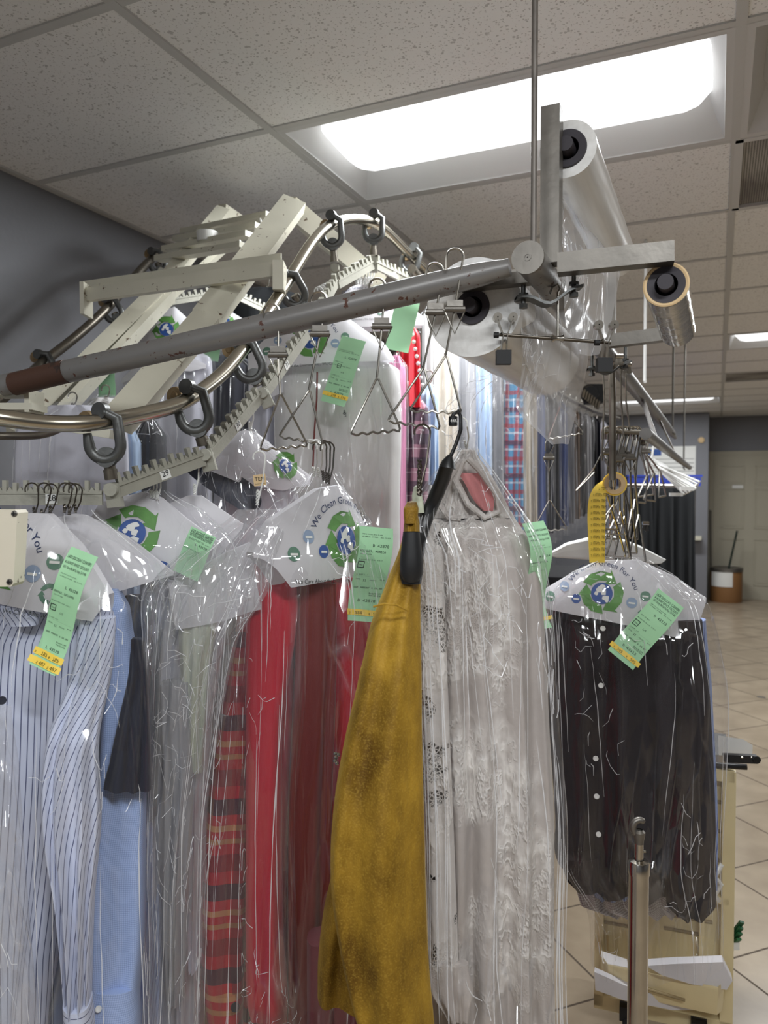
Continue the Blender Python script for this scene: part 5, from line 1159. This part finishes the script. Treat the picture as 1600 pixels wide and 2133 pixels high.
# ================================================================== rear rows on the conveyor
def bagged(label, u0, u1, v0, v1, d, mat, kind='shirt', seed=0, sleeve=None, bagmat='bag', name=None, bagl=None, fold=.014, group='bagged clothes along the conveyor', topw=.35, yaw=0, bagm=6, hangit=True):
    w0 = (u1 - u0); mid = (u0 + u1) / 2; sh = w0 * topw / 2; dv = 60 / d
    g = garment(name or kind.replace(' ', '_'), label, kind, [('body', loft([(v0, mid - sh, mid + sh, d, .015), (v0 + dv, u0, u1, d, .035), ((v0 + v1) / 2, u0 - 1, u1 + 1, d), (v1, u0 + 1, u1 + 2, d)], yaw, 56, 7, ((2.5, fold, seed, .3), (6, fold * .2, 1, .3)), seed=seed, thk=.035), M[mat])], group)
    if hangit: hook_hanger('wire hanger holding the ' + label.split(',')[0], (mid, v0 - 28), (mid, v0 + 4), d, M['wire'], r=.0018, group='wire hangers of the rear row')
    if bagl:
        bm = bagm; bag(bagl, [(v0 - 6, mid - sh * .8, mid + sh * .8, d - .01, .02), (v0 + dv, u0 - bm, u1 + bm, d - .01, .05), ((v0 + v1) / 2, u0 - bm, u1 + bm, d - .01), (v1 + 20, u0 - bm, u1 + bm, d - .01)], bagmat, .012, seed=seed + 40, thk=.055, nu=64, sub=9, group='clear bags along the conveyor', yaw=yaw, cr_=(7, 14), csc=1.4)
    return g
bagged('big white shirt with a small navy crest, behind the triangle hangers', 575, 832, 742, 1400, 2.02, 'white_cloth', seed=41, bagl='clear bag over the crested white shirt', fold=.02, topw=.6)
o = build('zip_line', MB().tube([at(661, 775, 1.955), at(660, 830, 1.95), at(655, 900, 1.95), at(652, 972, 1.95)], .0022, 6), M['maroon']); tag(o, 'dark maroon piping running down the crested white shirt', 'piping')
tm = MB(); pl = Pl(718, 860, 1.94); text(tm, '&', 0, .004, .016, lambda x, y: pl.pt(x, y, 0), align='c'); text(tm, 'S', .002, .010, .012, lambda x, y: pl.pt(x, y, .0005), align='c')
o = build('chest_crest', tm, M['navy'], None, False); tag(o, 'small navy embroidered crest on the white shirt front', 'crest')
cape('cape with the large globe behind the sloping pipe at slot 31', Pl(640, 660, 1.97, 4, -3), [(520, 740), (560, 700), (650, 640), (720, 660), (800, 715), (822, 750)], [(520, 775), (600, 768), (690, 760), (775, 757), (822, 752)], 13, None, .045, (646, 712), 'part')
ticket('green ticket hanging on the crested white shirt, numbered 279', (738, 706), (692, 840), 52, 1.88, 1.86, -4, [(q[0].replace('L 43128', 'L 42679').replace('AREVALO, GUILLERMO', ' '), *q[1:]) for q in LN[3:]], [(.84, 17, 3, 0, (('2', .2, .6), ('279', .33, .95), ('B', .62, .6), ('279', .72, .95)))], .008, (20, .42, 16, 'FRI'))
cape('small high cape half hidden behind the sloping pipe', Pl(760, 585, 2.3, 4, -2), [(690, 640), (730, 600), (760, 590), (800, 600), (880, 660)], [(690, 690), (780, 686), (880, 680)], 14, None, .035, (742, 636), 'part')
ticket('tall green ticket wedged between the high cape and the bright red blouse', (850, 628), (826, 730), 50, 2.1, 2.1, 0, (), (), .008)
ticket('green ticket tucked above the pale cape near slot 31', (444, 675), (432, 750), 46, 2.2, 2.2, 0, LN[:4], (), .004)
bagged('pink shirt edge right of the crested white shirt', 806, 845, 742, 1300, 2.12, 'pink', seed=43, bagl='clear bag over the pink shirt edge')
bagged('bright red blouse glimpsed between the green ticket and the film roll', 828, 874, 672, 850, 2.2, 'redbright', 'blouse', seed=44, topw=.3)
o = MB(); [o.lathe(at(856 + i * 3, 682 + i * 15, 2.13), fh, [(-.004, 0), (0, .006), (.004, 0)], 8) for i in range(9)]
o = build('pearl_trim', o, M['label_white']); tag(o, 'row of tiny pearl beads down the bright red blouse', 'trim')
bagged('mauve and black plaid shirt below the bright red blouse', 838, 892, 826, 1260, 2.25, 'plaid_pink', seed=45, bagl='clear bag over the mauve plaid shirt')
bagged('pale blue shirt sleeve beside the mauve plaid shirt', 876, 912, 800, 1010, 2.35, 'paleblue', seed=46)
bagged('white shirt in film right of the pale blue sleeve', 880, 905, 640, 1200, 2.45, 'white_cloth', seed=47, bagl='clear bag on the white shirt beside the pale blue sleeve')
bagged('cream blouse in film behind the highest triangle hanger', 902, 952, 690, 1240, 2.5, 'cream_cloth', 'blouse', seed=48, bagl='clear bag on the cream blouse behind the highest triangle hanger')
for i, (a, b, v0, v1, d, mt, kd, lb) in enumerate([
    (936, 990, 716, 1180, 2.65, 'greycloth', 'shirt', 'cool white shirt below the fat film roll'), (975, 1024, 728, 1180, 2.85, 'paleblue', 'shirt', 'pale blue shirt below the fat film roll'),
    (1015, 1048, 742, 1170, 3.05, 'greycloth', 'shirt', 'white shirt just left of the blue and red plaid'), (1044, 1088, 760, 1165, 3.2, 'plaid_blue', 'shirt', 'bright blue and red plaid shirt in the rear row'),
    (1076, 1104, 790, 1180, 3.35, 'cream_cloth', 'blouse', 'cream blouse right of the blue and red plaid'), (1092, 1118, 806, 1190, 3.5, 'beige', 'trousers', 'beige trousers beside the cream blouse in the rear row'),
    (1108, 1134, 812, 1100, 3.65, 'midblue', 'shirt', 'mid blue shirt behind the pair of linked hangers'), (1126, 1150, 822, 1110, 3.85, 'navy', 'jacket', 'navy jacket behind the linked hangers'),
    (1142, 1164, 830, 1105, 4.0, 'charcoal', 'jacket', 'charcoal jacket right of the navy one in the rear row'), (1158, 1180, 838, 1095, 4.2, 'midblue', 'shirt', 'blue shirt under the corner of the loose film'),
    (1174, 1194, 846, 1090, 4.4, 'greycloth', 'shirt', 'grey shirt under the corner of the loose film'), (1188, 1206, 852, 1080, 4.6, 'brown', 'jacket', 'brown jacket in the far half of the rear row'),
    (1200, 1216, 858, 1075, 4.8, 'black_cloth', 'jacket', 'black jacket in the far half of the rear row'), (1210, 1230, 862, 1070, 5.0, 'greycloth', 'shirt', 'grey shirt beside the far black jacket'),
    (1224, 1242, 868, 1065, 5.2, 'charcoal', 'jacket', 'charcoal jacket near the far end of the row'), (1236, 1250, 872, 1060, 5.4, 'navy', 'jacket', 'navy jacket near the far end of the row'), (1246, 1264, 876, 1060, 5.6, 'lilac_white', 'shirt', 'pale shirt near the far end of the row'), (1260, 1280, 880, 1060, 5.8, 'charcoal', 'jacket', 'last charcoal jacket of the rear row')]):
    bagged(lb, a, b, v0, v1, d, mt, kd, seed=50 + i, bagl='clear bag on the ' + lb if i < 14 else None, fold=.02, bagmat='bag_far')
m = MB().tube([at(858, 560, 2.25), at(900, 618, 2.45), at(927, 664, 2.5), at(963, 692, 2.65), at(1031, 720, 3.05), at(1066, 740, 3.2), at(1105, 788, 3.5), at(1140, 805, 3.85), at(1185, 830, 4.4), at(1235, 855, 5.2), at(1290, 872, 6.0)], .014, 12); o = build('row_rail', m, M['dark_rail']); tag(o, 'far conveyor rail over the rear row of clothes', 'rail')
m = MB()
for k in range(7): m.tube([at(1218 + k * 5, 812 + k * 4, 3.9), at(1214 + k * 5, 828 + k * 4, 3.9)], .008, 6)
o = build('hook_cluster', m, M['chrome']); tag(o, 'cluster of shiny hooks at the far conveyor turn', 'hooks')
o = build('hook_cluster', MB().box(at(1236, 822, 4.0), (rt, fh, ZU), (.04, .05, .05)).lathe(at(1232, 820, 3.92), fh, [(0, 0), (0, .04), (.03, .05), (.05, 0)], 16), M['black']); tag(o, 'black sprocket housing at the far conveyor turn', 'housing')
# left rear
for i, (a, b, v0, v1, d, mt, kd, lb, bg) in enumerate([
    (40, 262, 845, 1500, 1.75, 'lilac_white', 'shirt', 'cool white shirt behind slot bar 28', 1), (150, 290, 830, 1500, 1.95, 'white_cloth', 'shirt', 'white shirt behind the bent tube rail', 1),
    (238, 292, 890, 1400, 1.8, 'paleblue', 'shirt', 'pale blue sleeve behind the second trolley clamp', 0), (282, 345, 876, 1300, 1.85, 'charcoal', 'jacket', 'dark jacket with a buckle behind the tube rail', 1),
    (300, 440, 720, 1300, 2.2, 'lilac_white', 'shirt', 'cool white shirt framed by the cream beam and tube rail', 1), (420, 540, 740, 1250, 2.25, 'navy', 'jacket', 'navy jacket in the bend of the tube rail', 1),
    (520, 600, 735, 1300, 2.1, 'lilac_white', 'shirt', 'pale shirt behind slot bar 31', 0), (470, 640, 600, 900, 2.7, 'black_cloth', 'jacket', 'black jackets in shadow below the top of the frame', 0)]):
    bagged(lb, a, b, v0, v1, d, mt, kd, seed=80 + i, bagmat='bag_far', bagl='clear bag on the ' + lb if bg else None, group='bagged clothes behind the frame', fold=.02, topw=.4)
cape('dim cape with a globe seen between the cream beams', Pl(360, 640, 2.3, 8, 0), [(280, 720), (330, 655), (365, 640), (420, 690)], [(280, 735), (350, 740), (420, 720)], 15, None, .04, (350, 690), 'none')
cape('rear cape with a blue oval badge under the sloping pipe', Pl(350, 730, 2.15, 8, 0), [(255, 790), (300, 745), (360, 725), (430, 760)], [(255, 800), (330, 775), (400, 776), (430, 768)], 16, None, .02, (382, 748), 'none')
cape('dim cape right of the broad cream beam', Pl(468, 645, 2.3, 8, 0), [(430, 700), (455, 660), (475, 645), (530, 680)], [(430, 720), (480, 730), (530, 710)], 17, None, .026, (470, 672), 'none')
cape('faint cape behind slot bar 31 with a small triangle mark', Pl(560, 735, 2.0, 8, 0), [(520, 790), (540, 760), (560, 745), (590, 780)], [(520, 830), (555, 835), (590, 820)], 18, None, .012, (555, 745), 'none')
ticket('green ticket between the cream beam and the sloping pipe', (222, 770), (222, 826), 38, 2.0, 2.0, 0, (), (), .004)
for i in range(6):
    hook_hanger('wire hanger, %s of the white hooks clustered at the top slot bar' % ('first', 'second', 'third', 'fourth', 'fifth', 'sixth')[i], (742 + i * 6, 548 - i), (744 + i * 6, 592), 2.08 + .03 * i, M['wwire'], None, r=.0022, group='white hooks at the top slot bar')
for i in range(4):
    hook_hanger('wire hanger, %s of the white hooks on the slot bar above the second triangle hanger' % ('first', 'second', 'third', 'fourth')[i], (664 + i * 6, 598 - 3 * i), (662 + i * 7, 640), 1.88 + .03 * i, M['wwire'], None, r=.002, group='white hooks on the climbing slot bar')

# ================================================================== the far room
t = T('hanging_rail', 'rolling rail of black garments below a blue shelf, far back', 'garment rail', at(1385, 1270, 6.0))
z0 = at(1385, 1012, 6.0)
build('rail_bar', MB().tube([at(1300, 1010, 6.0), at(1450, 1012, 6.0)], .015, 10), M['chrome'], t)
for u in (1304, 1446):
    p = at(u, 1010, 6.0); build('rail_post', MB().tube([p, Vector((p.x, p.y, .04))], .014, 10), M['chrome'], t); build('post_foot', MB().box((p.x, p.y, .03), AX, (.03, .2, .02)), M['black'], t)
for i in range(3):
    a = 1312 + i * 44; bagged('%s black garment on the far rolling rail' % ('leftmost', 'middle', 'rightmost')[i], a, a + 46, 1016, 1245 + (i % 3) * 9, 5.9 + .02 * i, 'black_cloth', 'coat', seed=120 + i, group='black coats on the far rail', topw=.96, fold=.012, hangit=False)
o = build('blue_tote', MB().box(at(1370, 1004, 6.3), (rt, fh, ZU), (.30, .15, .035)).box(at(1370, 992, 6.3), (rt, fh, ZU), (.31, .16, .008)), plain('blue_plastic', rgb(40, 64, 170), .4), None, False); tag(o, 'flat blue tote above the far black garments', 'tote')
m = MB(); 
t = T('wall_chart', 'white printed chart with a blue header on the far wall', 'chart', at(1395, 1010, 10.1)); pl = Pl(1395, 960, 10.2, 24)
f = lambda a: (lambda x, y: Vector((pl.pt(x, y).x, YB - .01 - a, pl.pt(x, y).z)))
x0, y0 = pl.px(1338, 928); x1, y1 = pl.px(1450, 1008)
build('chart_board', MB().poly([(x0, y0), (x1, y0), (x1, y1), (x0, y1)], f(0)), M['label_white'], t, False)
build('chart_header', MB().poly([(x0 + .05, y0 + .03), (x0 + .32, y0 + .03), (x0 + .32, y0 + .12), (x0 + .05, y0 + .12)], f(.004)), M['blue_ink'], t, False)
m = MB()
for k in range(6): m.poly([(x0 + .03, y0 + .17 + k * .055), (x1 - .03, y0 + .17 + k * .055), (x1 - .03, y0 + .175 + k * .055), (x0 + .03, y0 + .175 + k * .055)], f(.004))
build('chart_lines', m, M['black_ink'], t, False)
p = at(1458, 1118, 10.0); o = build('wall_ledge', MB().box((p.x - .12, YB - .08, p.z - .02), AX, (.14, .08, .025)), M['cream_paint'], None, False); tag(o, 'short cream ledge on the far wall beside the black garments', 'ledge')
p = at(1466, 916, 10.0); o = build('smoke_sensor', MB().lathe((p.x - .03, YB, p.z), (0, -1, 0), [(0, .04), (.02, .04), (.03, .02), (.03, 0)], 16), M['tan']); tag(o, 'small round cream sensor on the far wall corner', 'sensor')
# fibre drum and broom handle
pb = at(1499, 1247, 10.4); pb.z = 0; pb.y = min(pb.y, YD - .35); pb.x = max(pb.x, XP + .24)
t = T('fibre_drum', 'brown fibre drum with a white label beside the far door', 'drum', pb)
build('drum_body', MB().lathe(pb, ZU, [(0, 0), (0, .2), (.01, .205), (.42, .205), (.43, .2), (.43, 0)], 32), plain('kraft_drum', rgb(140, 100, 60), .6), t)
build('drum_lid', MB().lathe(pb + ZU * .42, ZU, [(0, .2), (0, .212), (.05, .212), (.05, .19), (.04, .18), (.04, 0)], 32), M['steel_bar'], t)
G = [[pb + Vector((math.sin(a - .35) * .208, -math.cos(a - .35) * .208, z)) for a in [(-.75 + 1.5 * i / 12) for i in range(13)]] for z in (.22, .42)]
build('drum_label', MB().grid(G), M['label_white'], t)
o = build('broom_handle', MB().tube([pb + Vector((.03, -.02, .45)), pb + Vector((.13, 0, .98))], .014, 10), plain('dark_green', rgb(30, 44, 36), .4)); tag(o, 'short dark green handle sticking out of the fibre drum', 'handle')
o = build('mop_pole', MB().tube([Vector((pb.x - .19, YD - .12, .02)), Vector((XP + .03, YD - .05, 1.25))], .012, 8), M['steel_bar']); tag(o, 'thin grey mop pole leaning in the corner by the far door', 'mop pole')
# dark worktable behind the linked hangers
t = T('work_table', 'dark worktable deep behind the linked hangers', 'table', at(1185, 1240, 5.0)); p = at(1190, 1120, 5.2)
build('table_top', MB().box((p.x, p.y, .95), AX, (.45, .4, .03)), M['charcoal'], t, False)
for sx in (-1, 1):
    for sy in (-1, 1): build('leg', MB().box((p.x + sx * .4, p.y + sy * .35, .46), AX, (.025, .025, .46)), M['steel_bar'], t, False)
build('shelf', MB().box((p.x, p.y, .5), AX, (.42, .37, .02)), M['black_cloth'], t, False)
o = build('carton', MB().box((p.x + .1, p.y - .1, .60), AX, (.16, .12, .08)), M['tan'], None, False); tag(o, 'small tan carton on the shelf of the dark worktable', 'carton')

# ================================================================== beige cart, pole
M['beige_pl'] = plain('beige_moulded_plastic', rgb(226, 210, 166), .38, 0, 60, .08, .06, 8); M['groove'] = plain('beige_groove', rgb(150, 132, 96), .6)
bl = at(1238, 2085, 2.14); br = at(1522, 2125, 2.02)
Wc = (br - bl); Wc.z = 0; wl = Wc.length; Wc.normalize(); Nc = Wc.cross(ZU); Nc = Nc if Nc.dot(CAM - bl) > 0 else -Nc
zb = .085; zt = at(1520, 1600, 2.02).z
org = Vector((bl.x, bl.y, 0))
P = lambda x, z, n_=0.: org + Wc * x + ZU * z + Nc * n_
t = T('utility_cart', 'beige moulded plastic utility cart with slotted side and lower basket', 'cart', org)
H = zt - zb; wl += .0
build('back_panel', MB().box(P(wl / 2, zb + H / 2, -.03), (Wc, Nc, ZU), (wl / 2 - .01, .006, H / 2 - .01)), M['beige_pl'], t, False)
m = MB()
for (x, z, a, b) in ((.012, zb + H / 2, .012, H / 2), (wl - .012, zb + H / 2, .016, H / 2), (wl / 2, zb + .012, wl / 2, .02), (wl / 2, zt - .012, wl / 2, .016), (wl / 2, zb + .36, wl / 2 - .01, .008), (wl - .075, zb + .43, .006, .3)):
    m.box(P(x, z, -.01), (Wc, Nc, ZU), (a, .022, b))
build('rim_frame', m, M['beige_pl'], t, False)
for (fx, z, fl) in [(.17, .455, .2), (.15, .42, .24), (.17, .36, .2), (.17, .31, .22), (.66, .45, .3), (.74, .40, .26), (.70, .365, .34), (.66, .325, .28), (.36, .40, .05), (.36, .34, .05), (.90, .70, .08), (.90, .62, .08), (.90, .54, .08)]:
    x, L = fx * wl, fl * wl
    build('slot', MB().tube([P(x - L / 2, z, -.0235), P(x + L / 2, z, -.0235)], .005, 8), M['groove'], t)
# lower basket with a bowed front
G = []; zz = [.185, .19, .265, .275, .27]; nn = [.02, .10, .12, .118, .108]
for z, n_ in zip(zz, nn):
    row = []
    for i in range(25):
        s_ = i / 24; x = .015 + (wl - .03) * s_; e = min(1, math.sin(PI * s_) * 5) ** .6; row.append(P(x, z - .0 * s_, .0 + n_ * e))
    G.append(row)
build('lower_basket', MB().grid(G), M['beige_pl'], t)
build('basket_slot', MB().tube([P(.13, .235, .121), P(wl - .12, .225, .121)], .004, 8), M['groove'], t)
build('top_tray', MB().box(P(wl / 2, zt + .01, -.13), (Wc, Nc, ZU), (wl / 2, .12, .012)), M['black'], t, False)
build('handle', MB().tube([P(wl - .06, zt + .012, .0), P(wl - .01, zt + .016, .01), P(wl + .03, zt + .018, .01)], .008, 12), M['black'], t)
for (x, n_) in ((.09, .02), (wl - .08, .02), (.09, -.25), (wl - .08, -.25)):
    build('caster', MB().lathe(P(x - .012, .045, n_), Wc, [(0, 0), (0, .04), (.006, .045), (.022, .045), (.028, .04), (.028, 0)], 24).box(P(x, .095, n_), (Wc, Nc, ZU), (.02, .02, .02)), M['rubber'], t)
build('rear_panel', MB().box(P(wl / 2, zb + H / 2, -.26), (Wc, Nc, ZU), (wl / 2, .01, H / 2)), M['beige_pl'], t, False)
build('side_clip', MB().tube([P(wl - .028, .55, .02), P(wl - .045, .52, .03), P(wl - .03, .50, .03), P(wl - .045, .47, .03), P(wl - .035, .45, .02)], .006, 8), M['white'], t)
def crumple(label, rows, seed=0):
    mb = loft(rows, 0, 60, 8, ((3, .01, 1, .2),), .016, seed, .8, .05, 7, True); o = build('white_paper', mb, M['paper']); tag(o, label, 'paper', 'white paper in the cart basket'); return o
def prism(pts, depth, mat, name, label, cat, nrm, group=None):
    m = MB(); n_ = len(pts); m.add(pts, []); 
    q = [p - nrm * depth for p in pts]; m.add(q, []); m.f.append(tuple(range(n_))); m.f.append(tuple(range(2 * n_ - 1, n_ - 1, -1)))
    for i in range(n_): m.f.append((i, (i + 1) % n_, n_ + (i + 1) % n_, n_ + i))
    o = build(name, m, mat, None, False); tag(o, label, cat, group); return o
prism([at(*p, 1.93) for p in [(1346, 2012), (1400, 2008), (1506, 2004), (1526, 2044), (1514, 2062), (1440, 2050), (1380, 2032)]], .03, M['paper'], 'folded_paper', 'white folded paper sticking out above the cart basket', 'paper', Vector(Nc))
prism([at(*p, 1.985) for p in [(1238, 2024), (1300, 2052), (1400, 2084), (1462, 2104), (1400, 2104), (1300, 2084), (1240, 2062)]], .02, M['paper'], 'folded_paper', 'long strip of white paper slipped below the basket front', 'paper', Vector(Nc))
G = [[at(u, v, d) for (u, v, d) in r] for r in ([(1252, 1980, 2.08), (1306, 1998, 2.06)], [(1256, 2006, 2.03), (1310, 2016, 2.02)])]
o = build('folded_paper', MB().grid(G), M['paper'], None, False); tag(o, 'small grey white paper behind the left end of the cart basket', 'paper')
# things on the cart top
o = prism([at(*p, 1.98) for p in [(1496, 1532), (1548, 1540), (1568, 1552), (1562, 1562), (1498, 1562)]], .02, M['label_white'], 'paper_stack', 'stack of white slips on the cart top', 'paper', ZU)
t = T('knife', 'black handled knife lying across the cart top', 'knife', at(1545, 1580, 1.95))
G = []; a = at(1508, 1578, 1.95); b = at(1574, 1581, 1.92)
build('handle', MB().box((a + b) / 2, ((b - a).normalized(), fh, ZU), ((b - a).length / 2, .008, .010)).lathe(b - fh * .008, fh, [(0, 0), (0, .010), (.016, .010), (.016, 0)], 16), M['black'], t)
for u in (1546, 1566): build('rivet', MB().lathe(at(u, 1578, 1.918), -fh, [(0, .003), (.002, .002), (.002, 0)], 10), M['chrome'], t)
build('blade', MB().box(at(1492, 1580, 1.96), ((b - a).normalized(), fh, ZU), (.03, .0015, .009)), M['chrome'], t)
t = T('green_strips', 'bundle of dark green ribbed strips in the pocket at the cart side', 'strips', at(1530, 1960, 2.0))
for i in range(4):
    a = at(1524 + i * 2, 1948 + i * 5, 2.02); b = at(1546 - i * 2, 1920 + i * 12, 1.99); build('strip', MB().beam(a, b, .012, .006, fh), plain('green_strip_%d' % i, rgb(30, 84 + 6 * i, 54), .5), t, False)
build('pocket', MB().box(at(1528, 1958, 2.02), (rt, fh, ZU), (.012, .01, .022)), M['white'], t, False)
# chrome pole with an open hook end
pp = at(1331, 1800, 1.28); base = Vector((pp.x, pp.y, 0))
t = T('hook_pole', 'chrome floor pole with an open spanner shaped hook on top', 'pole', base)
build('outer_tube', MB().tube([base + ZU * .02, pp], .0167, 40), M['chrome'], t)
build('collar', MB().lathe(pp - ZU * .016, ZU, [(0, .0165), (0, .018), (.018, .018), (.022, .016), (.024, .008)], 40), M['chrome'], t)
build('inner_rod', MB().tube([pp, pp + ZU * .036], .0072, 24), M['chrome'], t)
h = pp + ZU * .036; R = .0125; c = h + ZU * .028; pts = []
build('hook_stem', MB().lathe(h, ZU, [(0, .0075), (.004, .0075), (.012, .0095), (.02, .010), (.024, .006)], 20), M['steel_bar'], t)
pts = [c + rt * (math.cos(math.radians(a)) * R * .8) + ZU * math.sin(math.radians(a)) * R for a in range(-20, -361 + 70, -16)]
pts = [c + rt * (math.cos(math.radians(a)) * R * .85) + ZU * math.sin(math.radians(a)) * R for a in range(-50, -330, -14)]
build('open_hook', MB().tube(pts, [.0035] + [.0055] * (len(pts) - 2) + [.0035], 12), M['steel_bar'], t)
build('set_screw', MB().lathe(pp + ZU * .022 + rt * .007, rt, [(0, .0025), (.004, .0025), (.005, 0)], 10), M['chrome'], t)
build('base_plate', MB().lathe(base, ZU, [(0, 0), (0, .16), (.012, .16), (.02, .15), (.024, .02)], 40), M['dark_rail'], t)
o = build('floor_stain', MB().lathe(Vector(at(1586, 1452, CZ * F / (1452 - 1019.)).xy.to_3d()) + ZU * .001, ZU, [(.001, 0), (.0012, .028), (0, .032)], 14), plain('grey_scuff', rgb(96, 90, 82), .7)); tag(o, 'small grey scrap on the floor tiles near the picture edge', 'scrap')
